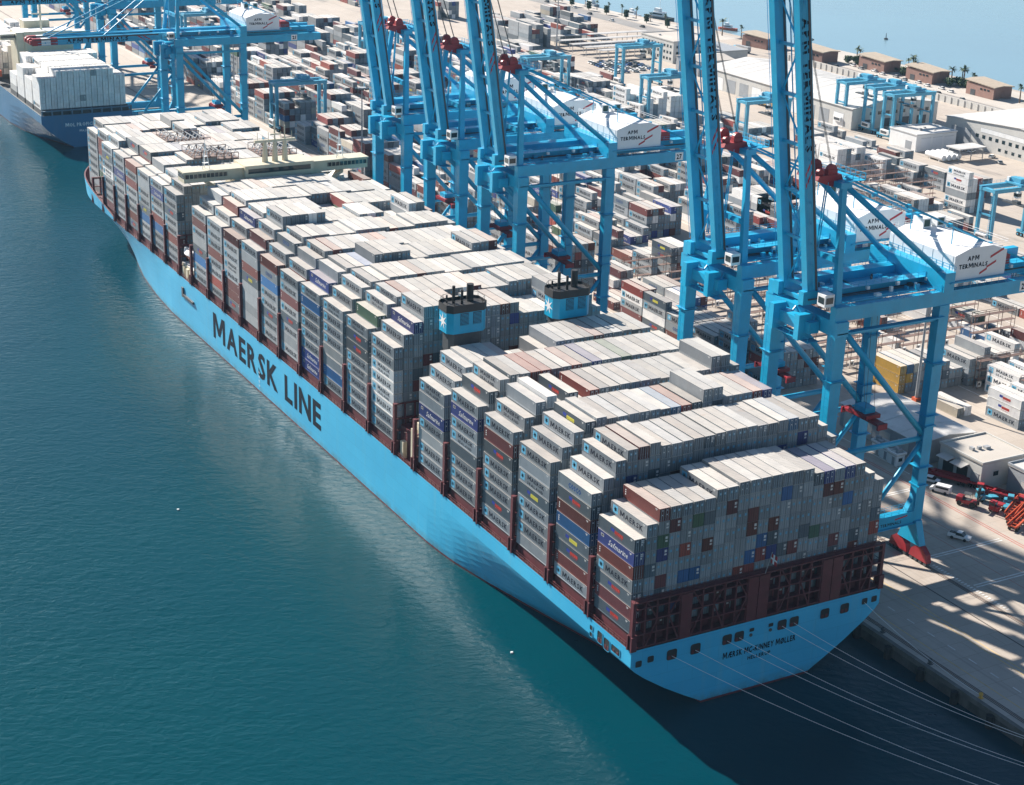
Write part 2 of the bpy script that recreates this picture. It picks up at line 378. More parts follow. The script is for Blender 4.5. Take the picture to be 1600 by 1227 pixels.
    # mooring openings: a rounded dark recess with a red sill and rollers inside
    def opening(kind, x, z, w, h, nx):
        o = MB()
        def rr(w, h, r, off):
            out = []
            for cx, cz, a0 in ((w / 2 - r, h / 2 - r, 0), (-w / 2 + r, h / 2 - r, 90), (-w / 2 + r, -h / 2 + r, 180), (w / 2 - r, -h / 2 + r, 270)):
                for k in range(4):
                    a = R(a0 + 30 * k); out.append((cx + r * math.cos(a), cz + r * math.sin(a)))
            if nx == 'stern': return [(x + a, -2 - off, z + c) for a, c in out]
            return [(-29.3 - off, x - a, z + c) for a, c in out]
        r = min(w, h) * .22
        ring, inner = rr(w + .24, h + .24, r + .1, .10), rr(w, h, r, .10)
        for i in range(len(ring)):
            j = (i + 1) % len(ring); o.poly([ring[i], ring[j], inner[j], inner[i]], 1)
            back = rr(w, h, r, .03); o.poly([inner[i], inner[j], back[j], back[i]], 0)
        o.poly(rr(w, h, r, .03), 0)
        if w > 1.5:
            for k in (-.22, .22):
                if nx == 'stern': o.box(x + k * w - .28, -2.10, z - h / 2 + .1, x + k * w + .28, -2.04, z - h * .1, 2)
                else: o.box(-29.40, x + k * w - .28, z - h / 2 + .1, -29.34, x + k * w + .28, z - h * .1, 2)
        o.build(kind, [M_black, M_hull, M_red], hull)
    for x, z, w in ((-27.6, 12.1, 1.4), (-25, 12.5, 1.4), (-20.3, 12.3, 2.3), (-15, 12.2, 2.3), (-7.8, 12.4, 2.2), (-5.0, 12.4, 2.2), (5.1, 12.5, 2.2), (8.0, 12.5, 2.2), (15.5, 12.5, 2.2), (20.4, 12.5, 2.2), (25.4, 12.9, 1.4), (27.8, 12.9, 1.4)):
        opening('mooring_opening', x, z, w, w * .95, 'stern')
    for x in (-2.1, 2.4): opening('fairlead', x, 13.1, 1.1, .75, 'stern')
    for x in (-2.2, 2.4):
        o = MB(); o.tube((x, -2.16, 12.0), (x, -2.02, 12.0), .35, 10); o.build('stern_lamp', M_dark, hull)
    for y, z, w, h in ((11.7, 13.2, .9, 1.0), (11.7, 11.8, .9, .9), (8.6, 12.7, 1.7, 2.4), (6.2, 12.4, 1.9, 2.4), (3.1, 12.8, 2.9, 1.4)):
        opening('mooring_opening', y, z, w, h, 'side')
    # hatch coamings and covers under each bay
    for y in BAYS:
        m = MB(); hb = min(28.4, deck_hb(y + 12.2) - .8)
        for a, c in ((-hb, -hb * .56), (-hb * .55, -hb * .19), (-hb * .18, hb * .18), (hb * .19, hb * .55), (hb * .56, hb)):
            m.box(a, y + .2, DECK, c, y + 12.0, BASE - .03)
        m.build('hatch_cover', M_red, ship)
    # lashing bridges between the bays
    ends = [y - 1.45 for y in BAYS] + [88.6 + .6, 242.3]
    for y in ends:
        m = MB(); stern = y < 0; zt = 24.7 if stern else 27.3
        if y > 335: zt = 24
        hb = min(29.0, deck_hb(y) - .3); n = 23
        for i in range(n + 1):
            x = -hb + i * 2 * hb / n
            if i in (0, n): m.box(x - .35, y - .45, DECK - .06, x + .35, y + .45, zt)
            else: m.box(x - .15, y - .3, DECK - .06, x + .15, y + (.95 if stern else .3), zt)
        for z in ((15.3, 17.9, 20.6, 23.2, zt - .2) if stern else (17.9, 20.6, 23.4, zt - .2)):
            m.box(-hb, y - (.42 if stern else .28), z - .13, hb, y + (1.1 if stern else .28), z + .13)
        for s in (-1, 1):    # stepped foot at the ship's side
            m.box(s * hb - .6, y - .85, DECK - .06, s * hb + .6, y - .46, DECK + 2.9); m.box(s * hb - .6, y + .46, DECK - .06, s * hb + .6, y + .85, DECK + 2.9)
        if stern:
            for i in (4, 10, 11, 17, 18): m.box(-hb + i * 2 * hb / n + .1, y - .5, DECK, -hb + (i + 1) * 2 * hb / n - .1, y - .2, zt - .5)
            for i in (1, 3, 5, 7, 9, 13, 15, 19, 21):
                xa, xb = -hb + i * 2 * hb / n, -hb + (i + 1) * 2 * hb / n; f = 1 if i % 4 == 1 else -1
                m.beam((xa if f > 0 else xb, y - .35, DECK), (xb if f > 0 else xa, y - .35, 20.6), .25, .25)
                m.beam((xb if f > 0 else xa, y - .35, 20.6), (xa if f > 0 else xb, y - .35, zt), .2, .2)
            for i in range(n):   # catwalk rail along the top
                x = -hb + i * 2 * hb / n; m.box(x - .04, y - .5, zt, x + .04, y - .42, zt + 1.1)
            m.box(-hb, y - .5, zt + 1.02, hb, y - .42, zt + 1.1); m.box(-hb, y - .5, zt + .5, hb, y - .44, zt + .56)
        m.build('lashing_bridge', M_red, ship)
    # side railing and deck pipes
    m = MB()
    for s in (-1, 1):
        for z in (15.55, 16.05): m.box(s * 29.2 - .04, -1.9, z - .035, s * 29.2 + .04, 326, z + .035)
        for k in range(164): m.box(s * 29.2 - .05, -1.9 + k * 2, DECK, s * 29.2 + .05, -1.8 + k * 2, 16.08)
        m.tube((s * 28.9, 0, 15.25), (s * 28.9, 240, 15.25), .13, 5, 1)
    m.build('deck_railing', [M_red, paint('faded_red_pipe', (.45, .16, .12), .6)], ship)
    # accommodation ladder folded on the port side
    m = MB(); m.box(-29.9, 240, 9.4, -29.35, 249, 10.1); m.box(-29.75, 249.2, 9.0, -29.35, 250.6, 12.0, 1); m.build('gangway', [M_dark, M_dark], ship)
    # twin funnels
    for cx in (-15.6, 11.7):
        f = MB(); y0, y1 = 90.0, 96.0; hw = 4.9
        def ring(hw, ya, yb, c, z): return [(cx - hw + c, ya, z), (cx + hw - c, ya, z), (cx + hw, ya + c, z), (cx + hw, yb - c, z), (cx + hw - c, yb, z), (cx - hw + c, yb, z), (cx - hw, yb - c, z), (cx - hw, ya + c, z)]
        def loft(a, b, m):
            for i in range(len(a)):
                j = (i + 1) % len(a); f.poly([a[i], a[j], b[j], b[i]], m)
        loft(ring(4.2, y0 + .6, y1 - .6, 1.0, 15), ring(4.2, y0 + .6, y1 - .6, 1.0, 45.6), 2)
        A, B_, C, D = ring(hw, y0, y1, 1.2, 45.6), ring(hw, y0, y1, 1.2, 50.5), ring(hw + .15, y0 - .15, y1 + .15, 1.2, 50.5), ring(hw + .15, y0 - .15, y1 + .15, 1.2, 52.3)
        f.poly(A[::-1], 0); loft(A, B_, 0); loft(B_, C, 1); loft(C, D, 1); f.poly(ring(hw + .1, y0 - .1, y1 + .1, 1.2, 51.7), 1)
        fo = f.build('funnel', [M_crane, M_black, M_dark], ship)
        p = MB()
        for px, py, r, h in ((-2.0, 3.6, .36, 4.9), (-.5, 2.4, .3, 4.0), (2.3, 3.9, .8, 4.8), (-3.2, 4.6, .22, 2.2)):
            q = MB(); q.tube((cx + px, y0 + py, 51.5), (cx + px, y0 + py, 51.6 + h * .85), r, 12); q.build('exhaust_pipe', M_black, fo, smooth=False)
        lv = MB()
        for a in (-1.0, 2.2):
            lv.box(cx + a - 1.05, y0 - .06, 47.5, cx + a + 1.05, y0 - .02, 50.3, 0)
            for k in range(9): lv.box(cx + a - 1.0, y0 - .14, 47.6 + k * .3, cx + a + 1.0, y0 - .06, 47.72 + k * .3, 1)
        lv.build('louvre', [M_black, M_crane], fo)
        st = MB(); V = []
        for k in range(14):
            a = math.pi / 2 + k * math.pi / 7; rr = 2.0 if k % 2 == 0 else .65; V.append((cx - hw - .05, y0 + 3.0 - rr * math.cos(a), 48.2 + rr * math.sin(a)))
        for k in range(14): st.poly([(cx - hw - .05, y0 + 3.0, 48.2), V[k], V[(k + 1) % 14]])
        st.build('star_emblem', M_white, fo)
        rl = MB(); P = ring(hw - .2, y0 + .2, y1 - .2, 1.2, 53.3)
        for i in range(8): rl.beam(P[i], P[(i + 1) % 8], .07, .07); rl.beam(P[i], (P[i][0], P[i][1], 52.2), .07, .07)
        rl.build('guard_rail', M_black, fo)
    # bridge
    br = MB(); br.box(-14, 244, DECK, 14, 252.5, 45.4)
    br.prism([(-29.5, 244.6, 45.4), (29.5, 244.6, 45.4), (29.5, 250.2, 45.4), (-29.5, 250.2, 45.4)], (0, 0, 3.0), 0, 1)
    br.box(-11, 243.2, 45.4, 11, 253, 49.3, 0, 1); br.box(-29.8, 244.3, 48.4, 29.8, 250.5, 48.75, 0, 1)
    for s in (-1, 1):
        br.prism([(s * 13, 246, 40), (s * 13, 249, 40), (s * 22, 249, 45.3), (s * 22, 246, 45.3)], (0, 0, -1.2), 0)
    bo = br.build('bridge_house', [M_cream, M_cream], ship)
    w = MB()
    for s in (-1, 1):
        w.box(min(s * 29.2, s * 16), 244.5, 46.7, max(s * 29.2, s * 16), 244.57, 47.9); w.box(s * 29.5 - .06, 244.8, 46.7, s * 29.5 + .06, 250, 47.9)
        for k in range(11): x = s * (16.2 + k * 1.3); w.box(x - .08, 244.42, 46.6, x + .08, 244.58, 48.0, 1)
    w.box(-10, 243.12, 46.9, 10, 243.18, 48.3)
    w.build('window', [M_glass, M_cream], bo)
    ma = MB()
    for x in (-3.2, 0, 3.2): ma.tube((x, 247, 49.2), (x, 247, 55.5), 1.0, 8, r2=.6)
    ma.box(-6.5, 246.6, 55.2, 6.5, 247.4, 56.0); ma.tube((0, 247, 55), (0, 247, 62), .25, 6); ma.tube((3.2, 247, 55), (3.2, 247, 60), .2, 6)
    for x in (-5.5, -2, 2, 5.5): ma.tube((x, 247, 56), (x, 247, 58.2), .09, 4)
    ma.box(-1.6, 246.3, 57.4, 1.6, 246.7, 57.8); ma.build('radar_mast', M_cream, bo)
    for x in (-22, 21):
        ma = MB()
        for dx, dy in ((-1.1, -.6), (1.1, -.6), (0, .9)): ma.tube((x + dx, 247 + dy, 48.7), (x, 247, 56.5), .12, 5)
        for z in (50.5, 52.5, 54.5): k = (56.5 - z) / 7.8; ma.box(x - 1.1 * k, 246.3, z, x + 1.1 * k, 247.6, z + .1)
        ma.tube((x, 247, 56), (x, 247, 58.5), .07, 4); ma.build('aerial_mast', M_white, bo)
    # deckhouse blocks and lifeboat station on the port side
    dh = MB(); dh.box(24, 242.9, DECK, 28.2, 253.6, 19.0, 0, 1); dh.build('deckhouse', [M_cream, M_white], ship)
    dh = MB(); dh.box(-28.2, 242.9, DECK, -24, 253.6, 19.0, 0, 1)
    for k in range(3): dh.box(-28.8, 243.6 + k * 3.2, DECK, -28.2, 245.4 + k * 3.2, 18.2, 0)
    dh.box(-26.5, 245, 19, -25.7, 245.5, 24.5, 2); dh.box(-26.5, 251.5, 19, -25.7, 252, 24.5, 2); dh.beam((-26, 245.2, 24.4), (-28.6, 245.2, 25), .4, .4, 2); dh.beam((-26, 251.7, 24.4), (-28.6, 251.7, 25), .4, .4, 2)
    dh.build('deckhouse', [M_cream, M_white, M_red], ship)
    # aft gap between the funnel block and the bays: machinery casing
    cs = MB(); cs.box(-27.5, 89.6, DECK, 27.5, 99.6, 22.0); cs.box(-28.6, 90.6, DECK, -27.6, 92.0, 24.0, 1); cs.box(-28.6, 96, DECK, -27.6, 97.5, 19.0, 1)
    cs.box(-27.2, 90.2, 22, -23, 92, 25.2, 1); cs.box(-20, 90.0, 22, 20, 98.0, 36.0, 2)
    cs.build('engine_casing', [M_red, M_cream, M_dark], ship)
    # foremast and bow gear
    fm = MB(); fm.tube((0, 386, DECK), (0, 386, 33), .5, 8, r2=.25); fm.box(-2.2, 385.8, 30, 2.2, 386.2, 30.3); fm.build('foremast', M_cream, ship)
    lb = MB(); hull_pts = []
    for k in range(7):
        t_ = k / 6; w_ = 1.45 * math.sin(math.pi * (.12 + .76 * t_)); hull_pts.append((244.5 + 8 * t_, w_))
    for (ya, wa), (yb, wb) in zip(hull_pts[:-1], hull_pts[1:]):
        for s in (-1, 1):
            q = [(-27.3 + s * wa, ya, 22.6), (-27.3 + s * wb, yb, 22.6), (-27.3 + s * wb * .4, yb, 21.2), (-27.3 + s * wa * .4, ya, 21.2)]
            lb.poly(q if s < 0 else q[::-1], 0)
            q = [(-27.3 + s * wa, ya, 22.6), (-27.3 + s * wb, yb, 22.6), (-27.3 + s * wb * .55, yb, 24.0), (-27.3 + s * wa * .55, ya, 24.0)]
            lb.poly(q[::-1] if s < 0 else q, 1)
        lb.poly([(-27.3 - wa * .55, ya, 24), (-27.3 - wb * .55, yb, 24), (-27.3 + wb * .55, yb, 24), (-27.3 + wa * .55, ya, 24)][::-1], 1)
    lo_ = lb.build('lifeboat', [M_orange, M_white]); tag(lo_, 'orange lifeboat with white canopy hung on the port side below the bridge', 'lifeboat')
    return ship
build_ship()

# ------------------------------------------------------------------ containers
GREY, GREY2, DGREY, BROWN, REDC, SAFB, BLUE, GREEN, WHT, BEIGE, YEL = (.295, .32, .34), (.22, .255, .28), (.105, .135, .16), (.15, .04, .04), (.27, .055, .045), (.035, .06, .23), (.03, .135, .33), (.06, .13, .08), (.80, .80, .79), (.50, .46, .38), (.60, .36, .07)
STYLE = {'M': GREY, 'MS': GREY, 'HS': DGREY, 'PG': GREY, 'BR': BROWN, 'RD': REDC, 'SAF': SAFB, 'BL': BLUE, 'AL': DGREY, 'COS': GREY2, 'DG': DGREY, 'GR': GREEN, 'WM': WHT, 'WMS': WHT, 'WH': WHT, 'WHS': WHT, 'SCR': (.45, .46, .46), 'BE': BEIGE, 'YE': YEL, 'BLU': (.06, .17, .30)}
WORD = {'M': 'grey star-marked', 'MS': 'grey two-line-lettered', 'HS': 'dark grey red-lettered', 'PG': 'plain grey', 'BR': 'rust brown', 'RD': 'red', 'SAF': 'navy script-lettered', 'BL': 'blue', 'AL': 'grey yellow-badged', 'COS': 'grey blue-lettered', 'DG': 'dark grey', 'GR': 'green', 'WM': 'white star-marked', 'WMS': 'white two-line-lettered', 'WH': 'plain white', 'WHS': 'white red-lettered', 'SCR': 'scuffed pale grey', 'BE': 'beige', 'YE': 'yellow', 'BLU': 'faded blue'}
ORD = ['zeroth', 'first', 'second', 'third', 'fourth', 'fifth', 'sixth', 'seventh', 'eighth', 'ninth', 'tenth', 'eleventh', 'twelfth', 'thirteenth', 'fourteenth', 'fifteenth', 'sixteenth', 'seventeenth', 'eighteenth', 'nineteenth', 'twentieth', 'twenty-first', 'twenty-second', 'twenty-third', 'twenty-fourth']
rc = random.Random(5)
def rand_style(r, white=0.03):
    x = r.random()
    for lim, s in ((white, r.choice(['WM', 'WMS', 'WH'])), (.50, 'M'), (.58, 'MS'), (.70, 'PG'), (.76, 'HS'), (.79, 'COS'), (.81, 'AL'), (.92, 'BR'), (.94, 'RD'), (.965, 'SAF'), (.98, 'BL'), (.988, 'GR'), (1.01, 'DG')):
        if x < lim: return s
    return 'M'
CONT = []      # x, y, z, length, width, height, style, colour, location phrase
def add_c(x, y, z, h, st, loc, L=12.19, w=2.44):
    c = STYLE[st]; k = rc.uniform(.74, 1.24) if loc[0] != 'mol' and c[0] < .6 else rc.uniform(.96, 1.06); t = rc.uniform(-.02, .02)
    CONT.append((x, y, z, L, w, h, st, (max(.01, c[0] * k + t * .5), max(.01, c[1] * k), max(.01, c[2] * k - t * .5)), loc))

FORCE = {0: 'HS SAF BR M HS BR HS', 1: 'COS HS BR BL AL HS BR M', 2: 'M PG MS AL M M M PG', 3: 'M BR HS M M M HS M', 4: 'M SAF M MS DG M M M', 5: 'MS PG SAF M SCR M M', 6: 'M M WMS WM WMS WM M M', 7: 'MS HS HS M MS M M M', 8: 'MS M M M SCR PG BL M', 9: 'MS BL M M M M SAF SAF', 10: 'M M BR M HS M PG M', 11: 'BR COS BL M M HS M M', 15: 'M BR M PG HS BL M M', 16: 'M M HS M M BR M M', 17: 'M SAF M M BR BL M M', 19: 'BR M BR M M M BR HS', 20: 'M M SAF M M M M M'}
TOPS = {(0, 2): 'M', (0, 3): 'BR', (0, 8): 'M', (1, 2): 'M', (1, 3): 'M', (1, 4): 'M', (2, 2): 'M', (2, 3): 'M', (2, 4): 'AL', (3, 2): 'MS', (3, 3): 'PG', (3, 4): 'WH', (3, 6): 'HS', (3, 8): 'RD', (4, 2): 'HS', (4, 3): 'MS', (4, 10): 'RD', (4, 12): 'SAF', (5, 2): 'M', (5, 3): 'M', (6, 2): 'M', (6, 3): 'SAF', (7, 2): 'GR', (7, 3): 'MS', (7, 4): 'MS', (7, 5): 'BR', (8, 2): 'M', (8, 3): 'M', (2, 12): 'BLU', (2, 13): 'RD', (1, 19): 'BLU', (0, 20): 'SAF', (2, 20): 'RD', (2, 21): 'SAF'}
BAY0 = [36.6, 39.0, 41.7, 41.7, 41.7, 41.7, 41.7, 43.1, 43.1, 43.6, 43.6, 43.6, 43.6, 43.6, 43.5, 43.4, 42.2, 42.2, 42.2, 42.3, 42.3, 39.7, 37.9]
PROF = {1: [39.4, 42, 45.1, 46.9, 47.1, 47.4, 46.5, 46.5, 46.6, 46.7, 46.7, 46.9, 47, 47, 47, 46.8, 46.8, 47, 47, 46.6, 46.6, 44, 41.2],
        2: [39.8, 42.5, 45.2, 46.9, 47.4, 46.9, 46.9, 47.0, 47, 47, 46.8, 46.8, 46.8, 47.0, 49.4, 49.4, 47, 47, 47.1, 47.1, 47.0, 44.2, 41.3],
        3: [40.5, 43.2, 46.1, 47.0, 44.4, 47.0, 44.4, 46.8, 46.9, 46.9, 47, 47, 47, 47, 46.7, 46.7, 46.7, 47, 47, 49.7, 49.6, 46.8, 44],
        4: [40.6, 43.5, 45.8, 46.5, 46.4, 46.4, 46.4, 46.4, 46.5, 46.5, 46.5, 46.6, 46.6, 46.6, 46.6, 46.6, 46.5, 46.5, 46.5, 46.4, 46.4, 43.5, 40.8],
        5: [37.8, 40.6, 43.4, 43.8, 43.8, 43.8, 43.6, 41.0, 40.9, 40.9, 43.9, 46.2, 46.2, 46.2, 46.2, 46.2, 46.3, 46.3, 46.3, 46.1, 46.1, 43.4, 40.6]}
def bay_profile(b):
    if b == 0: return BAY0
    if b in PROF: return PROF[b]
    r = random.Random(100 + b); h1 = R1H[b]
    if b >= 16:
        flat = 41.9 + r.uniform(-.3, .3); out = [h1, h1 + r.choice([.6, 2.5])]
        while len(out) < 21:
            d = r.choice([0, 0, .3, .4, -.3, 1.3 if b != 16 else 0]); out += [flat + d] * r.choice([3, 4, 5])
        out = out[:21] + [flat - 1.2, h1 + .4]
        if b in (21, 22): out[10] = out[11] = flat + 2.7
        return out
    out = [h1, h1 + 2.8, h1 + 5.4]; top = h1 + 6.6
    while len(out) < 20:
        d = r.choice([0, 0, 0, .35, -.4, -2.6, .5, 2.2 if b % 3 == 0 else 0]); out += [top + d] * r.choice([2, 3, 3, 4, 5])
    return out[:20] + [top - .4, h1 + 3.0, h1 + .2]
OPEN_TOPS = []
for b, y in enumerate(BAYS):
    pr = bay_profile(b); r = random.Random(40 + b); forced = FORCE.get(b, '').split(); nrow = 23
    hbmax = deck_hb(y + 12.3) - .45
    for k in range(nrow):
        x = XP + 2.5 * k
        if max(abs(x), abs(x + 2.44)) > hbmax: continue
        H = pr[k]; n = R1N[b] if k == 0 else max(5, round((H - BASE) / 2.78)); h = (H - BASE) / n
        mood = r.choice(['M', 'M', 'PG', None, None])
        for t in range(n):                       # t counts from the top
            st = rand_style(r)
            if mood and r.random() < .45: st = mood
            if b == 0 and st in ('WM', 'WMS', 'WH'): st = 'M'
            if b == 0 and k and t and r.random() < .11: st = r.choice(['BR', 'BR', 'RD', 'SAF', 'BL', 'GR', 'DG'])
            if k == 0 and t < len(forced): st = forced[t]
            if t == 0 and k > 0 and st in ('SAF', 'BL', 'GR', 'DG', 'BR', 'HS') and r.random() < .5: st = 'M'
            if t == 0 and (b, k + 1) in TOPS: st = TOPS[(b, k + 1)]
            z = H - (t + 1) * h
            add_c(x, y, z, h, st, ('ship', t + 1, k + 1, b + 1))
        if b in (18, 20) and (6 <= k <= 11 or (b == 18 and 15 <= k <= 19)): OPEN_TOPS.append((x, y, H))

# yard blocks: six rows per lane, stacked by the gantry cranes
QZ = 3.0
def block(x0, rows, y0, y1, lo, hi, dens, name, white=.05, seed=0, pitch=12.75, xp=2.6, styles=None):
    r = random.Random(seed or int(x0 * 7 + y0)); y = y0; bi = 0
    while y + 12.2 <= y1:
        bi += 1; base = r.randint(lo, hi)
        for k in range(rows):
            if r.random() > dens: continue
            n = max(1, min(hi, base + r.choice([-1, 0, 0, 0, 1])))
            mood = r.choice([None, None, 'M', 'WM'] if white > .3 else [None, None, 'M'])
            for t in range(n):
                st = r.choice(styles) if styles else rand_style(r, white)
                if mood and r.random() < .5: st = mood
                elif not styles and white < .3 and r.random() < .14: st = r.choice(['BR', 'BR', 'RD', 'BE', 'SAF', 'DG', 'HS'])
                add_c(x0 + k * xp, y, QZ + .05 + t * 2.75, 2.71, st, ('yard', t + 1, k + 1, bi, name))
        y += pitch
def stack(x, y, styles, name, k=1):
    for t, st in enumerate(styles.split()): add_c(x, y, QZ + .05 + t * 2.75, 2.71, st, ('yard', t + 1, k, 1, name))
# explicit stacks close to the stern end of the ship
for k, s in enumerate(['M HS BR M', 'M M BR PG', 'PG M PG BR', 'M PG M M', 'PG M M PG', 'M PG RD M M']): stack(97.3 + 2.6 * (5 - k), 121, s, 'brown-faced quayside block', k + 1)
for k, s in enumerate(['M MS M M', 'HS M MS M', 'M M M', 'PG M M', 'M HS M', 'M M']): stack(96 + 2.6 * k, 134.2, s, 'second quayside block', k + 1)
block(95.5, 6, 147.5, 199.5, 3, 4, 1, 'third quayside block', .12, 3)
block(95, 6, 201, 236, 1, 3, .75, 'quayside block by the reefer racks', .1)
for k, s in enumerate(['YE YE YE', 'M YE BLU', 'PG M BE', 'M PG M']): stack(128.5 + 2.6 * k, 105, s, 'yellow-stacked block', k + 1)
for k, s in enumerate(['M M M', 'M HS M', 'M M', 'PG M']): stack(140 + 2.6 * k, 103, s, 'grey block beside the light mast', k + 1)
for k, s in enumerate(['M M M', 'M M M', 'M M M PG', 'PG PG', 'M M M', 'M M M']): stack(151 + 2.6 * k, 101.5, s, 'grey block beside the white reefers', k + 1)
for k, s in enumerate(['WMS WM WMS', 'WM WHS WH', 'WM WM', 'WMS WM WM']): stack(153 + 2.6 * k, 84.5, s, 'white reefer block', k + 1)
for k, s in enumerate(['M WHS WHS', 'WM WM WHS', 'WM WH', 'WM WM WM']): stack(140 + 2.6 * k, 70.5, s, 'white reefer block beside the sheds', k + 1)
for k, s in enumerate(['WMS WM WM WMS', 'WM WH WMS', 'WM WM WM']): stack(152 + 2.6 * k, 67, s, 'tall white reefer block', k + 1)
stack(131, 84, 'BE', 'single beige box before the reefer racks'); stack(133.7, 84, 'WM', 'single white box before the reefer racks')
block(179, 6, 112, 170, 1, 3, .6, 'block behind the white reefers', .45)
block(207, 6, 118, 215, 1, 3, .55, 'block beneath the near gantry crane', .35)
block(240, 6, 175, 232, 2, 4, .7, 'grey block under the gantry crane', .15)
for k, s in enumerate(['M WM PG WM WHS WMS', 'WH WM PG WMS WM', 'M PG BR BR RD', 'M M BR']): stack(289 + 2.6 * k, 250, s, 'white-topped block on open concrete', k + 1)
for k, s in enumerate(['M M M', 'PG M M', 'M PG DG', 'M M PG']): stack(308 + 2.6 * k, 266, s, 'outer grey block on open concrete', k + 1)
for k, s in enumerate(['M M HS', 'M M M', 'M M']): stack(306 + 2.6 * k, 281, s, 'middle grey block on open concrete', k + 1)
for k, s in enumerate(['M M', 'M HS M', 'PG M M']): stack(302 + 2.6 * k, 295, s, 'grey block behind the middle one', k + 1)
for k, s in enumerate(['WM WM WM', 'M M M', 'M M', 'BL M DG']): stack(297 + 2.6 * k, 309, s, 'white-faced block near the small shed', k + 1)
for k, s in enumerate(['M M BR', 'M M', 'M M M', 'SAF PG M']): stack(312 + 2.6 * k, 318, s, 'grey block near the fuel point', k + 1)
block(283, 6, 322, 348, 3, 4, 1, 'white block by the tall light mast', .9, 5, styles=['WM', 'WH', 'WM', 'M'])
block(305, 6, 328, 356, 2, 3, .9, 'mixed block by the tall light mast', .2, 6, styles=['M', 'PG', 'SAF', 'BR', 'WM', 'M', 'HS'])
block(309, 8, 372, 390, 2, 3, .9, 'block before the long warehouse', .2, 8, styles=['M', 'PG', 'SAF', 'BR', 'WM', 'M', 'SAF', 'RD'])
block(259, 6, 230, 246, 1, 2, .8, 'navy block under the stays', .1, 9, styles=['DG', 'SAF', 'M', 'BR'])
block(262, 6, 250, 296, 2, 3, .75, 'block behind the stays', .35, 12)
block(207, 6, 268, 300, 2, 3, .8, 'reefer block beyond the stays', .6, 13)
LANES = [(123, 222, 300, 2, 4, .85, .05), (151, 268, 300, 3, 4, .95, .05), (151, 135, 215, 1, 2, .35, .6), (179, 175, 222, 1, 3, .5, .5), (179, 226, 300, 2, 4, .7, .1), (207, 226, 300, 1, 3, .75, .3), (235, 300, 372, 1, 3, .6, .2),
         (95, 238, 300, 2, 4, .9, .03), (289, 380, 440, 1, 2, .5, .3), (262, 384, 440, 1, 3, .6, .4), (317, 352, 372, 1, 2, .4, .3)]
for k in range(7):
    x = 95 + 28 * k
    for ya, yb in ((306, 388), (392, 470), (480, 560), (566, 640), (648, 730), (738, 820), (828, 910), (920, 1040)):
        if k == 6 and ya < 470: continue
        if k >= 5 and ya > 700: continue
        if k == 5 and ya < 380: continue
        LANES.append((x, ya, yb, 3 if k < 5 else 2, 5 if k < 5 else 4, .93, .06 if k < 4 else .16))
LANES += [(289, 520, 560, 1, 3, .7, .1), (289, 575, 640, 2, 3, .8, .1), (263, 445, 472, 4, 5, 1, 1.0), (276, 445, 510, 4, 5, 0, 1.0), (317, 650, 735, 3, 5, .9, .02), (345, 660, 730, 3, 4, .9, .02), (368, 662, 726, 3, 5, .6, .05), (317, 770, 812, 2, 4, .5, .05), (289, 840, 940, 1, 3, .5, .1)]
for i, (x, ya, yb, lo_, hi_, d, w_) in enumerate(LANES):
    block(x, 6, ya, yb, lo_, hi_, d, 'yard block %d' % i, w_, 300 + i)
block(282, 6, 447, 472, 4, 4, 1, 'tall white block', 1.0, 77, styles=['WM', 'WH', 'WM'])
# boxes on the second ship
MOL0 = -8.0
rm = random.Random(9)
for bi, y in enumerate([503.5, 517.5, 531.5, 545.5, 592, 606, 620, 634, 648, 662]):
    for k in range(15):
        n = 6 if 3 <= k <= 12 else 5
        if bi in (1,) and k < 2: n = 4
        if bi in (3,): n = 6 if k > 1 else 3
        if bi > 3: n = rm.choice([4, 5, 5])
        for t in range(n): add_c(MOL0 + 2.52 * k, y, 16.6 + t * 2.68, 2.66, rm.choice(['WH'] * 14 + ['WM', 'SCR']), ('mol', t + 1, k + 1, bi + 1))

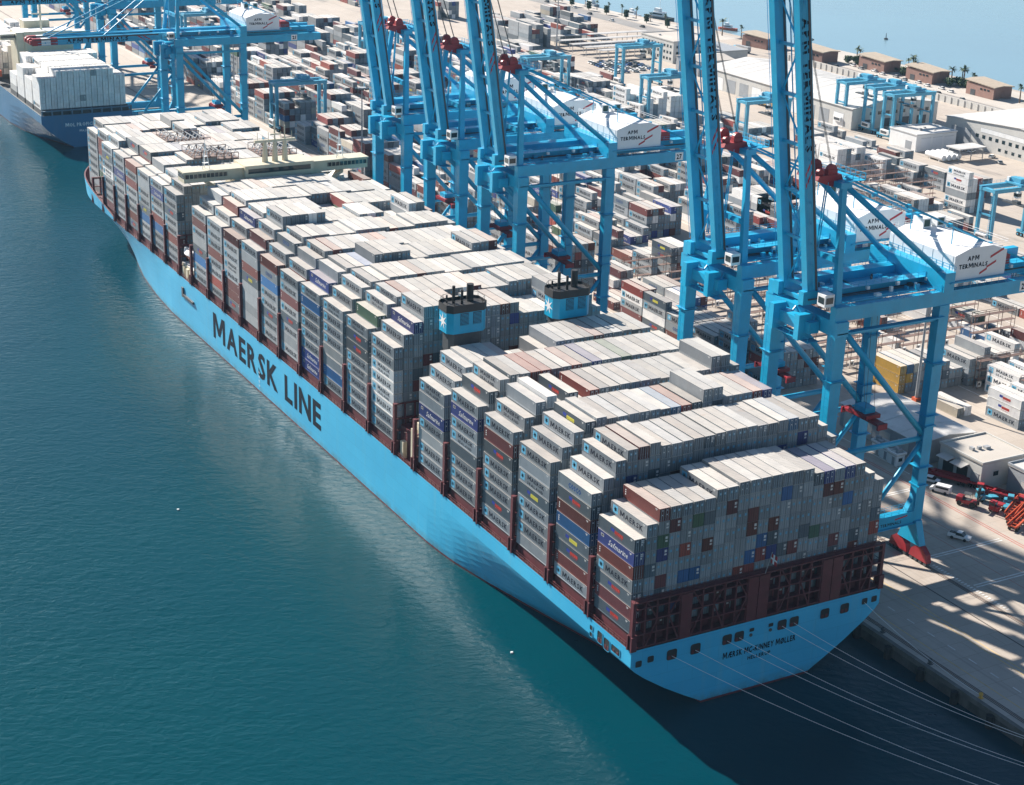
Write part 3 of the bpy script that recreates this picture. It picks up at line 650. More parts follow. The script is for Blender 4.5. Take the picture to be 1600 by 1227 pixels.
# which containers show largest from the camera
def pick_individuals(nmax=300):
    V = []; F = []
    for x, y, z, L, w, h, st, c, loc in CONT:
        b = len(V); x1, y1, z1 = x + w, y + L, z + h
        V += [(x, y, z), (x1, y, z), (x1, y1, z), (x, y1, z), (x, y, z1), (x1, y, z1), (x1, y1, z1), (x, y1, z1)]
        F += [(b + 4, b + 5, b + 6, b + 7), (b, b + 1, b + 5, b + 4), (b + 1, b + 2, b + 6, b + 5), (b + 2, b + 3, b + 7, b + 6), (b + 3, b, b + 4, b + 7)]
    tree = BVHTree.FromPolygons(V, F)
    out = []
    for i, (x, y, z, L, w, h, st, c, loc) in enumerate(CONT):
        u, v = project((x + w / 2, y + L / 2, z + h / 2))
        if not (-30 < u < 1630 and -30 < v < 1257): out.append((0, 0)); continue
        x1, y1, z1 = x + w, y + L, z + h; area = 0.0; side = False
        for kind, quad in (('s', ((x, y, z), (x, y1, z), (x, y1, z1), (x, y, z1))), ('a', ((x, y, z), (x1, y, z), (x1, y, z1), (x, y, z1))), ('t', ((x, y, z1), (x1, y, z1), (x1, y1, z1), (x, y1, z1)))):
            q = [project(p) for p in quad]; a = abs(sum(q[j][0] * q[(j + 1) % 4][1] - q[(j + 1) % 4][0] * q[j][1] for j in range(4))) / 2
            A, B, C, D = (Vector(p) for p in quad); nrm = Vector((-.06, 0, 0)) if kind == 's' else Vector((0, -.06, 0)) if kind == 'a' else Vector((0, 0, .06))
            hit = 0; fr = ((.12, .3), (.5, .3), (.88, .3), (.12, .8), (.5, .8), (.88, .8)) if kind != 'a' else ((.25, .2), (.75, .2), (.25, .8), (.75, .8))
            for s, t in fr:
                p = A + (B - A) * s + (D - A) * t + nrm; d = (CAM - p).normalized()
                if tree.ray_cast(p, d)[0] is None: hit += 1
            area += a * hit / len(fr)
            if kind == 's' and hit: side = True
        out.append((area, side))
    order = sorted(range(len(CONT)), key=lambda i: -out[i][0])[:nmax]
    return set(i for i in order if out[i][0] > 0), out
CHOSEN, SEEN = pick_individuals()
print('containers', len(CONT), 'individual', len(CHOSEN), 'smallest area px', min(SEEN[i][0] for i in CHOSEN), 'yard ones', sum(1 for i in CHOSEN if CONT[i][8][0] != 'ship'))

# marks painted on the port side: polygons in metres, u from the forward end, v up
def marks(st):
    out = []      # (V, F, colour key)
    def rect(u0, v0, u1, v1, k): out.append((np.array([(u0, v0), (u1, v0), (u1, v1), (u0, v1)]), [(0, 1, 2, 3)], k))
    def txt(t, u0, v0, w, h, k, **kw):
        V, F, ww = text2d(t, **kw); out.append((V * np.array([w / ww, h]) + np.array([u0, v0]), F, k))
    def star(cu, cv, r):
        rect(cu - r, cv - r, cu + r, cv + r, 'sky'); V = [(cu, cv)]
        for k in range(14):
            a = math.pi / 2 + k * math.pi / 7; q = r * (.86 if k % 2 == 0 else .34); V.append((cu + q * math.cos(a), cv + q * math.sin(a)))
        out.append((np.array(V), [(0, 1 + k, 1 + (k + 1) % 14) for k in range(14)], 'white2'))
    if st in ('M', 'WM'):
        star(1.55, 1.4, .82); txt('MAERSK', 3.1, .72, 7.7, 1.22, 'ink', bold=.025, space=1.06)
    elif st in ('MS', 'WMS'):
        star(1.55, 1.4, .82); txt('MAERSK', 3.5, 1.42, 6.6, .92, 'ink', bold=.025, space=1.06); txt('SEALAND', 3.5, .38, 6.2, .66, 'ink', bold=.02, space=1.35)
    elif st in ('HS', 'WHS'):
        rect(4.2, 1.25, 5.4, 1.95, 'blue'); rect(5.5, 1.05, 8.3, 1.75, 'redm'); txt('HAMBURG SÜD', 5.65, 1.2, 2.5, .42, 'white2'); txt('Reederei', 5.6, .62, 2.4, .3, 'redm')
    elif st == 'AL':
        rect(3.6, 1.25, 4.9, 1.95, 'blue'); rect(5.0, .9, 7.9, 1.7, 'yel'); txt('Aliança', 5.2, 1.08, 2.5, .5, 'green2')
    elif st == 'SAF':
        rect(1.0, 1.6, 2.0, 2.2, 'white2'); rect(1.1, 1.68, 1.9, 2.12, 'saf'); txt('Safmarine', 3.6, .75, 6.6, 1.25, 'white2', shear=.35)
    elif st == 'COS':
        txt('COSCO', 3.8, .75, 4.6, 1.2, 'blue2', bold=.04)
    elif st in ('BR', 'RD', 'BL', 'BE', 'YE', 'BLU', 'GR'):
        for k in range(3): rect(.7, .9 + k * .45, 1.0, 1.15 + k * .45, 'white2')
    for k, (a, b_) in enumerate(((10.7, 11.4), (10.9, 11.25))): rect(a, 2.25 - k * .2, b_, 2.36 - k * .2, 'white2')
    return out
KEYCOL = {'sky': (.12, .38, .56), 'white2': (.68, .68, .67), 'ink': (.018, .022, .035), 'blue': (.03, .05, .25), 'redm': (.45, .05, .04), 'yel': (.55, .5, .08), 'green2': (.03, .18, .10), 'saf': (.02, .03, .15), 'blue2': (.03, .09, .25)}
MARK = {s: marks(s) for s in STYLE}
# marks on the aft doors of far boxes: lock rods and small placards
def door_marks(v):
    out = []
    def rect(u0, v0, u1, v1, k): out.append((np.array([(u0, v0), (u1, v0), (u1, v1), (u0, v1)]), [(0, 1, 2, 3)], k))
    for u in (.45, .95, 1.5, 2.0): rect(u - .05, .12, u + .05, 2.55, 'rod')
    rect(1.19, .05, 1.25, 2.65, 'gap')
    if v == 0: rect(.3, 1.5, .75, 2.0, 'sky'); rect(1.68, 1.5, 2.12, 2.0, 'sky')
    elif v == 1: rect(1.65, 1.75, 2.15, 2.25, 'white2'); rect(1.65, 1.15, 2.15, 1.5, 'white2')
    return out
DMARK = [door_marks(0), door_marks(1), door_marks(2)]

# --- the many: one object
def build_many():
    V = []; F = []; C = []
    def roof(c, r): k = r.uniform(.52, .82); g = r.uniform(.8, 1.2); return tuple(a * (1 - k) + b * k * g for a, b in zip(c, DUST))
    r = random.Random(3)
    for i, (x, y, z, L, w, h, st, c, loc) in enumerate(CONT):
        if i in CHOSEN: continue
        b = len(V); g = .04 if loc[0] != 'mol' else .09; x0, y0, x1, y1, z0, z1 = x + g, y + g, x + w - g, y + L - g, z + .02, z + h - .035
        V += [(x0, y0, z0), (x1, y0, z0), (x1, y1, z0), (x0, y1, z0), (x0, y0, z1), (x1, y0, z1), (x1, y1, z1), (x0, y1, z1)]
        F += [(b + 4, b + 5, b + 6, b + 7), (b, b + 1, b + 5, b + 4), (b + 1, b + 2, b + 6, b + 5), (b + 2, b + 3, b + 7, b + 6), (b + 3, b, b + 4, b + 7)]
        C += [roof(c, r), (c[0] * .66, c[1] * .73, c[2] * .78) if st not in ('WH', 'WM', 'WMS') else c, c, c, c]  # most aft faces darker and bluer: their shade is put into the colour
        area, side = SEEN[i]
        far = loc[0] == 'yard' and y > 620
        if area > 4 and not far:
            sc = h / 2.71
            if side:
                for MV, MF, k in MARK[st]:
                    b = len(V); V += [(x - .005, y + L - u, z + v * sc) for u, v in MV]; F += [tuple(b + q for q in f) for f in MF]; C += [KEYCOL[k]] * len(MF)
            if loc[0] != 'yard' or y < 330:
                for MV, MF, k in DMARK[0 if st in ('M', 'MS') else 1 if r.random() < .6 else 2]:
                    b = len(V); V += [(x + u, y - .005, z + v * sc) for u, v in MV]; F += [tuple(b + q for q in f) for f in MF]
                    cc = tuple(a * 1.1 for a in c) if k == 'rod' else tuple(a * .2 for a in c) if k == 'gap' else KEYCOL[k]; C += [cc] * len(MF)
    me = bpy.data.meshes.new('shipping_containers'); me.from_pydata(V, [], F); me.materials.append(M_cmany)
    at = me.attributes.new('col', 'FLOAT_COLOR', 'FACE'); at.data.foreach_set('color', np.array([(*c, 1) for c in C], dtype=np.float32).ravel())
    o = bpy.data.objects.new('shipping_containers', me); COL.objects.link(o)
    tag(o, 'the mass of smaller grey, brown, blue and white containers stacked on the ships and across the yard', 'containers', None, 'stuff')
build_many()

# --- the individual ones: body with framed corrugated sides, two doors
CM = [M_cbody, M_croof] + [paint('mark_' + k, KEYCOL[k], .7, .12, .6, spec=.15) for k in ('sky', 'white2', 'ink', 'blue', 'redm', 'yel', 'green2', 'saf', 'blue2')]
CK = {k: i + 2 for i, k in enumerate(('sky', 'white2', 'ink', 'blue', 'redm', 'yel', 'green2', 'saf', 'blue2'))}
def body_mesh(st):
    m = MB(); L, w, h = 12.19, 2.438, 2.71
    for yy in (0.0, L - .16):
        for xx in (0.01, w - .17): m.box(xx, yy + (.0 if yy else .06), .01, xx + .16, yy + .16, h - .012)
    for xx in (.014, w - .134):
        m.box(xx, .16, .012, xx + .12, L - .16, .17); m.box(xx, .16, h - .11, xx + .12, L - .16, h - .014)
    m.box(.17, L - .1, .012, w - .17, L - .02, h - .02); m.box(.17, .07, h - .12, w - .17, .18, h - .016); m.box(.17, .07, .012, w - .17, .18, .14)
    n = 40; y0, y1 = .16, L - .16; p = (y1 - y0) / n
    for xx, s in ((.05, 1), (w - .05, -1)):      # corrugated side walls
        prof = []
        for k in range(n):
            a = y0 + k * p; prof += [(a, 0), (a + p * .3, 0), (a + p * .5, .035), (a + p * .8, .035)]
        prof.append((y1, 0))
        for (ya, da), (yb, db) in zip(prof[:-1], prof[1:]):
            q = [(xx + s * da, yb, .17), (xx + s * da if False else xx + s * da, ya, .17), (xx + s * da, ya, h - .11), (xx + s * db, yb, h - .11)]
            q[0] = (xx + s * db, yb, .17); m.poly(q if s > 0 else q[::-1], 0)
    n = 18; p = (L - .2) / n                       # roof with shallow pressed ribs
    for k in range(n):
        a = .1 + k * p
        for (ya, za), (yb, zb) in (((a, 0), (a + p * .45, 0)), ((a + p * .45, 0), (a + p * .55, -.022)), ((a + p * .55, -.022), (a + p * .9, -.022)), ((a + p * .9, -.022), (a + p, 0))):
            m.poly([(.13, ya, h - .02 + za), (w - .13, ya, h - .02 + za), (w - .13, yb, h - .02 + zb), (.13, yb, h - .02 + zb)], 1)
    for a, b_, c_, d_ in ((.012, 0.06, .135, L), (w - .135, .06, w - .012, L)): m.poly([(a, b_, h - .01), (c_, b_, h - .01), (c_, d_, h - .01), (a, d_, h - .01)], 1)
    for c_, d_ in ((0.06, .12), (L - .12, L)): m.poly([(.135, c_, h - .01), (w - .135, c_, h - .01), (w - .135, d_, h - .01), (.135, d_, h - .01)], 1)
    for MV, MF, k in MARK[st]:
        b = len(m.v); m.v += [(.028, L - u, v) for u, v in MV]
        for f in MF: m.f.append(tuple(b + q for q in f)); m.m.append(CK[k])
    return m.mesh('container_body', CM)
BODY = {}
M_rod = paint('lock_rod', (.33, .38, .42), .5, .2, .8)
def door_mesh(side, v):
    m = MB(); a, b_ = (.17, 1.212) if side == 0 else (1.226, 2.268); h = 2.71
    m.box(a + .03, .045, .17, b_ - .03, .09, h - .15)
    for q in (.25, .72): x = a + (b_ - a) * q; m.tube((x, .0, .1), (x, .0, h - .08), .042, 5, 1); m.box(x - .06, -.015, 1.0, x + .06, .03, 1.12, 1); m.box(x - .06, -.015, .25, x + .06, .03, .33, 1)
    m.box(a - .02, .05, .12, a + .03, .07, h - .12, 11); m.box(b_ - .03, .05, .12, b_ + .02, .07, h - .12, 11)
    for z in (.4, 1.3, 2.2): xx = a if side == 0 else b_; m.box(xx - .07, -.0, z, xx + .07, .035, z + .14, 0)
    for z in (.75, 1.38, 2.02): m.box(a + .05, .015, z, b_ - .05, .032, z + .05, 0)
    if v == 0: m.box(a + .42, .012, 1.5, a + .86, .028, 2.0, 2); m.box(a + .55, .008, 1.62, a + .73, .0125, 1.88, 3)
    elif v == 1 and side == 1:
        for k in range(2):
            for j in range(2): m.box(a + .36 + j * .3, .012, 1.75 + k * .36, a + .60 + j * .3, .028, 2.03 + k * .36, 3)
        m.box(a + .36, .012, 1.2, a + .6, .028, 1.6, 3)
    elif v == 1: m.box(a + .36, .012, 2.1, a + .7, .028, 2.3, 3)
    elif v == 2: m.box(a + .4, .012, 1.2, a + .62, .028, 1.42, 3); m.box(a + .4, .012, 2.15, a + .62, .028, 2.35, 3)
    return m.mesh('door', [M_cbody, M_rod] + CM[2:] + [M_black])
DOORS = [[door_mesh(s, v) for v in range(4)] for s in (0, 1)]
rd = random.Random(21)
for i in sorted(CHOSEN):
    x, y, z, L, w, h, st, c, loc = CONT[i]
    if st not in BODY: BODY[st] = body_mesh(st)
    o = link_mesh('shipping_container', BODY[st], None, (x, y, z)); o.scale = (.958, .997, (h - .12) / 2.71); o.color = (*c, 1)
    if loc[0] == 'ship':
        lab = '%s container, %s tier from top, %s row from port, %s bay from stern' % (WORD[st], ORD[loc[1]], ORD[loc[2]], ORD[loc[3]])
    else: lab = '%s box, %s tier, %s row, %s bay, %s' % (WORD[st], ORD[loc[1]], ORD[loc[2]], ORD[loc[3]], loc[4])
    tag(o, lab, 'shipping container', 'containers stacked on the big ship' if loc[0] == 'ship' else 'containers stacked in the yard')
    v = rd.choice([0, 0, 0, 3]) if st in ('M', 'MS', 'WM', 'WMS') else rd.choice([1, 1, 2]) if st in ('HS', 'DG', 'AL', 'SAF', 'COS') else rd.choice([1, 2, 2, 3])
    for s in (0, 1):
        d = link_mesh('door', DOORS[s][v], o); d.color = (c[0] * .55, c[1] * .63, c[2] * .70, 1)  # doors darker and bluer than the body, aft-side shade painted into the colour
# folded flat racks lying on top near the bow
for k, (x, y, H) in enumerate(OPEN_TOPS):
    m = MB(); m.box(x, y, H, x + 2.44, y + 12.19, H + .3); 
    for yy in (y, y + 11.95): m.box(x, yy, H, x + .15, yy + .24, H + 2.2); m.box(x + 2.29, yy, H, x + 2.44, yy + .24, H + 2.2); m.box(x, yy, H + 2.0, x + 2.44, yy + .24, H + 2.2)
    for q in (0, 1, 2, 3): m.beam((x + .1, y + .3 + q * 3, H + .35), (x + 2.3, y + 3.0 + q * 3, H + 1.9), .2, .2, 1)
    for xx in (x, x + 2.32): m.box(xx, y, H + 1.95, xx + .12, y + 12.19, H + 2.15, 1)
    tag(m.build('flat_rack', [M_rail, M_steel]), 'brown flat rack with pale braces on the bow load, %s from port' % ORD[k + 1], 'flat rack', 'flat racks on the forward load')

# ------------------------------------------------------------------ water, quay, markings
m = MB(); m.poly([(-1000, -400, 0), (250, -400, 0), (250, 2000, 0), (-1000, 2000, 0)]); tag(m.build('water', M_sea), 'teal harbour water with small ripples and sun glints', None, None, 'structure')
m = MB(); m.poly([(250, -400, 0), (1700, -400, 0), (1700, 2000, 0), (250, 2000, 0)]); tag(m.build('bay_water', M_bay), 'pale calm bay water beyond the far shore', None, None, 'structure')
m = MB(); SH = [(31.8, -330), (560, -330), (520, 300), (507, 470), (500, 585), (476, 605), (470, 690), (452, 760), (446, 850), (442, 1500), (31.8, 1500)]
m.prism([(x, y, -3) for x, y in SH], (0, 0, 3 + QZ), 0, 1); tag(m.build('quay', [M_quaywall, M_ground]), 'pale concrete quay and container yard ground', None, None, 'structure')
m = MB(); m.box(31.55, -330, QZ - .9, 32.5, 1500, QZ + .16, 0); tag(m.build('quay_kerb', paint('worn_kerb', (.13, .125, .115), .85, .25, .4, (.08, .08, .075), .6)), 'low weathered kerb along the quay edge', None, None, 'structure')
m = MB()
for x in (34.5, 62.0):
    for d in (-.42, .42): m.box(x + d - .1, -330, QZ + .004, x + d + .1, 1400, QZ + .03)
    m.box(x - .09, -330, QZ + .004, x + .09, 1400, QZ + .09, 1)
m.box(54.9, -330, QZ + .004, 55.2, 1400, QZ + .02); tag(m.build('crane_rail', [paint('rail_slot', (.07, .06, .055), .8), M_rail]), 'dark crane rails let into the quay', None, None, 'structure')
m = MB()
for y0 in range(-330, 700, 6): m.box(41.5, y0, QZ + .004, 41.75, y0 + 2.2, QZ + .012)
for y0 in (21.5, 6.5, -9.5, 52, 98, 144): 
    for d in (0, .9): m.box(65, y0 + d, QZ + .004, 87, y0 + d + .38, QZ + .012)
for k in range(26): m.box(63.4, -4 + k * .9, QZ + .004, 64.2, -3.55 + k * .9, QZ + .012)
for x in (93.2, 121.2, 149.2, 177.2, 205.2, 233.2): m.box(x, 60, QZ + .004, x + .25, 1000, QZ + .012)
tag(m.build('white_road_markings', M_linew), 'white lane dashes and crossings painted on the quay', None, None, 'structure')
m = MB()
for x, w in ((88.4, .3), (89.2, .3), (74, .14), (79.6, .14)): m.box(x, -330, QZ + .004, x + w, 470, QZ + .011)
tag(m.build('red_road_markings', M_liner), 'faded red lines along the crane lane', None, None, 'structure')
m = MB()
for x in (37.3, 46.8, 48.0): m.box(x, -330, QZ + .004, x + .22, 900, QZ + .013)
tag(m.build('yellow_road_markings', M_liney), 'yellow safety lines along the quay edge', None, None, 'structure')
m = MB(); m.poly([(446.5, 180, QZ + .05), (462, 180, QZ + .05), (462, 590, QZ + .05), (446.5, 590, QZ + .05)]); m.poly([(425, 640, QZ + .05), (440, 605, QZ + .05), (424, 1300, QZ + .05), (412, 1300, QZ + .05)]); tag(m.build('road', M_road), 'grey shore road running past the brick buildings', None, None, 'structure')
m = MB(); m.poly([(441, 640, QZ + .03), (468, 640, QZ + .03), (452, 755, QZ + .03), (445, 850, QZ + .03), (441, 1400, QZ + .03), (428, 1400, QZ + .03)]); m.poly([(463, 180, QZ + .03), (515, 180, QZ + .03), (500, 580, QZ + .03), (463, 590, QZ + .03)]); tag(m.build('promenade', M_pale), 'pale paved promenade along the far shore', None, None, 'structure')
m = MB(); m.box(445.2, 180, QZ, 446.0, 575, QZ + 3.6, 0, 1)
for k in range(80): m.box(444.9, 182 + k * 4.9, QZ, 445.2, 182.5 + k * 4.9, QZ + 3.5)
tag(m.build('retaining_wall', [M_wall, M_pale]), 'long pale retaining wall beside the shore road', 'wall')
for k in range(9):
    m = MB(); y = -52 + k * 9.5 if k < 5 else -52 + k * 9.5
    m.tube((30.9, y, -1.0), (30.9, y, 2.6), .75, 12); m.box(31.2, y - .5, -.6, 31.6, y + .5, 2.3, 1)
    tag(m.build('quay_fender', [M_fender, M_dark]), 'black rubber fender on the dark quay wall, %s from the viewer' % ORD[k + 1], 'fender', 'fenders on the quay wall')
for k in range(10):
    m = MB(); y = -70 + k * 14; m.tube((33.2, y, QZ + .1), (33.2, y, QZ + .75), .28, 10); m.tube((33.2, y, QZ + .7), (33.05, y, QZ + .95), .42, 10); m.box(32.8, y - .45, QZ + .02, 33.6, y + .45, QZ + .12)
    tag(m.build('mooring_bollard', M_yellow if k % 3 == 0 else M_dark), 'small mooring bollard on the quay edge, %s from the near end' % ORD[k + 1], 'bollard', 'bollards on the quay edge')

# ------------------------------------------------------------------ ship-to-shore cranes
def make_crane(loc, label, boom_deg, number, Lb=82.0, group='ship-to-shore cranes along the quay'):
    c = thing('quay_crane', loc, label, 'crane', group); B = [M_crane, M_white, M_dark]
    G, YL, TOP = 27.5, 10.3, 58.8
    for x in (0, G):
        for s in (-1, 1):
            m = MB(); y = s * YL
            if x == 0: m.beam((x, y, 9), (x, y, TOP), 2.0, 2.3, 0, (1, 0, 0), 2.5, 3.0)
            else: m.beam((x, y, 9), (x, y, TOP), 2.0, 2.5, 0, (1, 0, 0), 2.2, 2.7)
            m.prism([(x - 1.0, y - 1.15, 9), (x + 1.0, y - 1.15, 9), (x + 1.0, y - 1.15, 14), (x - 1.0, y - 1.15, 14)], (0, -.004, 0)) if False else None
            ga = 1 if x == 0 else -1
            m.prism([(x + ga * .9, y - .7, 11.5), (x + ga * 3.2, y - .7, 11.5), (x + ga * .9, y - .7, 16)], (0, 1.4, 0))
            for k in range(3): m.box(x - 1.38, y - 1.6, 17.4 + k * 14, x + 1.38, y + 1.6, 17.75 + k * 14)
            lg = m.build('leg', B, c)
            m = MB()
            for k in range(24): m.box(x - 1.6 * (1 if x == 0 else -1) - .3, y - .35, 12 + k * 1.9, x - 1.6 * (1 if x == 0 else -1) + .3, y - .29, 12.06 + k * 1.9)
            for d in (-.3, .3): m.box(x - 1.6 * (1 if x == 0 else -1) + d - .04, y - .36, 10, x - 1.6 * (1 if x == 0 else -1) + d + .04, y - .28, 57)
            for k in range(3): m.box(x - 1.9, y - 1.8, 22 + k * 12, x + 1.9, y + 1.8, 22.1 + k * 12)
            m.build('ladder', M_crane, lg)
            m = MB()
            m.prism([(x - .9, y - 3.6, 4.0), (x - .9, y + 3.6, 4.0), (x - .9, y + 1.6, 9.2), (x - .9, y - 1.6, 9.2)], (1.8, 0, 0)); bg_ = m.build('sill', B, c)
            for q in (-3.3, 3.3):
                m = MB(); m.prism([(x - .7, y + q - 2.9, .9), (x - .7, y + q + 2.9, .9), (x - .7, y + q + 2.4, 2.7), (x - .7, y + q + .7, 4.0), (x - .7, y + q - .7, 4.0), (x - .7, y + q - 2.4, 2.7)], (1.4, 0, 0))
                for wy in (-2.2, -.75, .75, 2.2): m.tube((x - .62, y + q + wy, .55), (x + .62, y + q + wy, .55), .5, 10, 1)
                m.build('bogie', [M_bogie, M_dark], c)
    for s in (-1, 1):
        y = s * YL
        m = MB(); m.box(1.0, y - .95, 8.8, G - 1.0, y + .95, 11.6); m.box(.9, y - 1.35, 8.62, G - .9, y + 1.35, 8.74)
        for z in (12.2, 12.7): m.box(1, y - 1.2, z, G - 1, y - 1.15, z + .05); m.box(1, y + 1.15, z, G - 1, y + 1.2, z + .05)
        for k in range(13): m.box(1.2 + k * 2.05, y - 1.2, 11.6, 1.26 + k * 2.05, y - 1.15, 12.75); m.box(1.2 + k * 2.05, y + 1.15, 11.6, 1.26 + k * 2.05, y + 1.2, 12.75)
        tb = m.build('tie_beam', B, c)
        if s < 0:
            m = MB(); put_text(m, 'APM TERMINALS', (18.6, y - .96, 9.7), (1, 0, 0), (0, 0, 1), 8.6, .75, 0, .03, 1); m.box(9.5, y - 1.02, 9.0, 12.2, y - .97, 11.3, 1)
            m.beam((21, y - .97, 10.5), (24.5, y - .97, 10.9), .02, .3, 2); m.build('beam_lettering', [M_letter, M_white, M_slash], tb)
        m = MB(); m.tube((1, y, 28.6), (G - 1, y, 28.6), .62, 10); m.build('portal_tube', B, c, smooth=True)
        m = MB(); m.tube((1.2, y, TOP - 2), (G - .8, y, 29.6), .68, 10); m.tube((G - .8, y, 27.4), (13, y, 11.4), .55, 10); m.build('diagonal_brace', B, c, smooth=True)
        m = MB(); m.box(-1.6, y - .9, TOP, 60, y + .9, TOP + 3.0); m.box(-1.2, y - 1.6, TOP - 2.6, G, y - .9, TOP - 2.35) ; m.box(1.4, y - .45, TOP - 3.4, G - 1.3, y + .45, TOP - 2.6)
        for z in (4.0, 4.5): m.box(2, y - 1.0, TOP + z, 60, y - .95, TOP + z + .05)
        for k in range(30): m.box(2 + k * 2, y - 1.0, TOP + 3, 2.06 + k * 2, y - .95, TOP + 4.5)
        pg = m.build('portal_beam', B, c)
        m = MB(); put_text(m, number, (50, y - .93 if s < 0 else y + .93, TOP + 1.5), (1, 0, 0) if s < 0 else (-1, 0, 0), (0, 0, 1), 1.7, 1.5, 1, .04, 1)
        m.box(48.7, (y - .92) if s < 0 else y + .9, TOP + .4, 51.3, (y - .9) if s < 0 else y + .92, TOP + 2.6, 0); m.build('number_plate', [M_white, M_letter], pg)
    for x, z0, z1, w in ((0, TOP - 3.2, TOP - .02, 1.5), (G, TOP + 3.02, TOP + 7.2, 1.4)):
        m = MB(); m.box(x - w, -YL - 1.6, z0, x + w, YL + 1.6, z1)
        if x: 
            for z in (.55, 1.1): m.box(x - w, -YL - 1.6, z1 + z, x - w + .05, YL + 1.6, z1 + z + .05); m.box(x + w - .05, -YL - 1.6, z1 + z, x + w, YL + 1.6, z1 + z + .05)
            for k in range(12): m.box(x - w, -YL - 1.5 + k * 2, z1, x - w + .06, -YL - 1.44 + k * 2, z1 + 1.1); m.box(x + w - .06, -YL - 1.5 + k * 2, z1, x + w, -YL - 1.44 + k * 2, z1 + 1.1)
        m.build('cross_beam', B, c)
    for s in (-1, 1):
        m = MB(); y = s * 4.1; m.box(-5.2, y - .8, TOP + 2.2, 62, y + .8, TOP + 5.0)
        m.box(-5, y - s * .8 - .45, TOP + 2.0, 62, y - s * .8 + .45, TOP + 2.15); m.box(-2, y + s * .8, TOP + 4.9, 58, y + s * 2.0, TOP + 5.02)
        for z in (5.55, 6.1): m.box(-2, y + s * 2.0 - .03, TOP + z, 58, y + s * 2.0 + .03, TOP + z + .06)
        for k in range(30): m.box(-2 + k * 2, y + s * 2.0 - .03, TOP + 5, -1.93 + k * 2, y + s * 2.0 + .03, TOP + 6.1)
        for k in range(7): m.box(2 + k * 8, y + s * 1.9, TOP + 4.2, 2.7 + k * 8, y + s * 2.5, TOP + 4.85, 1)
        m.box(-4, y + s * .82, TOP + 3.2, 60, y + s * 1.12, TOP + 3.45, 2)
        m.build('main_girder', B, c)
    m = MB()
    for k in range(9): m.box(-4 + k * 7.6, -3.2, TOP + 2.5, -3.3 + k * 7.6, 3.2, TOP + 3.3)
    for k in range(8): m.beam((-3.6 + k * 7.6, -3.2 if k % 2 else 3.2, TOP + 2.9), (4.0 + k * 7.6, 3.2 if k % 2 else -3.2, TOP + 2.9), .35, .35)
    m.box(59.5, -YL - .8, TOP, 62, YL + .8, TOP + 2.8); m.build('girder_bracing', B, c)
    m = MB(); rg = random.Random(int(loc[1]))
    for k in range(34):
        a_, b_ = rg.uniform(1, 26), rg.uniform(-9, 9); w_, d_, h_ = rg.uniform(.3, 1.4), rg.uniform(.3, 1.2), rg.uniform(.3, 1.3); m.box(a_, b_, TOP + 3.3, a_ + w_, b_ + d_, TOP + 3.3 + h_, rg.choice([0, 0, 0, 2, 1]))
    m.box(.8, -9.3, TOP + 3.1, 27, 9.3, TOP + 3.3)
    for yy in (-6.6, -5.9, 5.9, 6.6): m.tube((1, yy, TOP + 3.6), (27, yy, TOP + 3.6), .1, 5, 2)
    m.build('machinery_deck', B, c)
    # machinery house with its lettering
    hx0, hx1, hy0, hy1, hz0, hz1 = 28.9, 43.4, -11.2, 9.2, TOP + 5.05, TOP + 11.6
    m = MB(); xc = 4.2
    sec = [(hx0, hz0), (hx1, hz0), (hx1, hz1 - 1.2), (hx1 - xc, hz1 + .2), (hx0 + xc, hz1 + .2), (hx0, hz1 - 1.2)]
    m.prism([(a, hy0, z) for a, z in sec], (0, hy1 - hy0, 0), 0); m.box(hx0 - 1.2, hy0 - 1.0, hz0 - .25, hx1 + 1.2, hy1 + 1.0, hz0 - .05, 1)
    for k in range(7): yy = hy0 + .6 + k * 3.1; m.box(hx0 - .05, yy, hz0, hx0 + .02, yy + .1, hz1 - 1.3)
    hs = m.build('machinery_house', [M_house, M_crane], c)
    m = MB(); put_text(m, 'APM', (34.0, hy0 - .03, hz0 + 4.5), (1, 0, 0), (0, 0, 1), 3.2, 1.05, 0, .04, 1, space=1.05); put_text(m, 'TERMINALS', (34.2, hy0 - .03, hz0 + 2.9), (1, 0, 0), (0, 0, 1), 8.0, 1.05, 0, .04, 1, space=1.05)
    m.build('house_lettering', M_letter, hs)
    m = MB()
    for a, b_, e, f, t in ((38.8, 3.9, 42.4, 5.4, .55), (36.2, .6, 38.2, 1.5, .5), (38.0, 1.8, 40.6, 2.9, .5)):
        m.poly([(a, hy0 - .03, hz0 + b_), (e, hy0 - .03, hz0 + f), (e, hy0 - .03, hz0 + f + t), (a, hy0 - .03, hz0 + b_ + t)])
    m.build('house_stripe', M_slash, hs)
    for k in range(2):
        m = MB(); yy = hy1 - 5.0 + k * 3.0 - 1; m.box(hx1 - 9.5 + k * 4, hy1 - 4.5, hz1 + .25, hx1 - 7.2 + k * 4, hy1 - 1.2, hz1 + 2.4); m.box(hx1 - 9.2 + k * 4, hy1 - 4.56, hz1 + .6, hx1 - 7.6 + k * 4, hy1 - 4.5, hz1 + 2.1, 1); m.build('air_conditioner', [M_white, M_green], hs)
    m = MB()
    for s in (-1, 1):
        for z in (.5, 1.0): m.box(hx0, (hy0 if s < 0 else hy1) - .03, hz1 + z, hx1, (hy0 if s < 0 else hy1) + .03, hz1 + z + .06)
    for k in range(8): m.box(hx0 + k * 2.05, hy1 - .04, hz1 - 1.2, hx0 + .06 + k * 2.05, hy1 + .04, hz1 + 1.05)
    for x in (hx0, hx1):
        for z in (.5, 1.0): m.box(x - .03, hy0, hz1 + z, x + .03, hy1, hz1 + z + .06)
    m.build('roof_railing', M_white, hs)
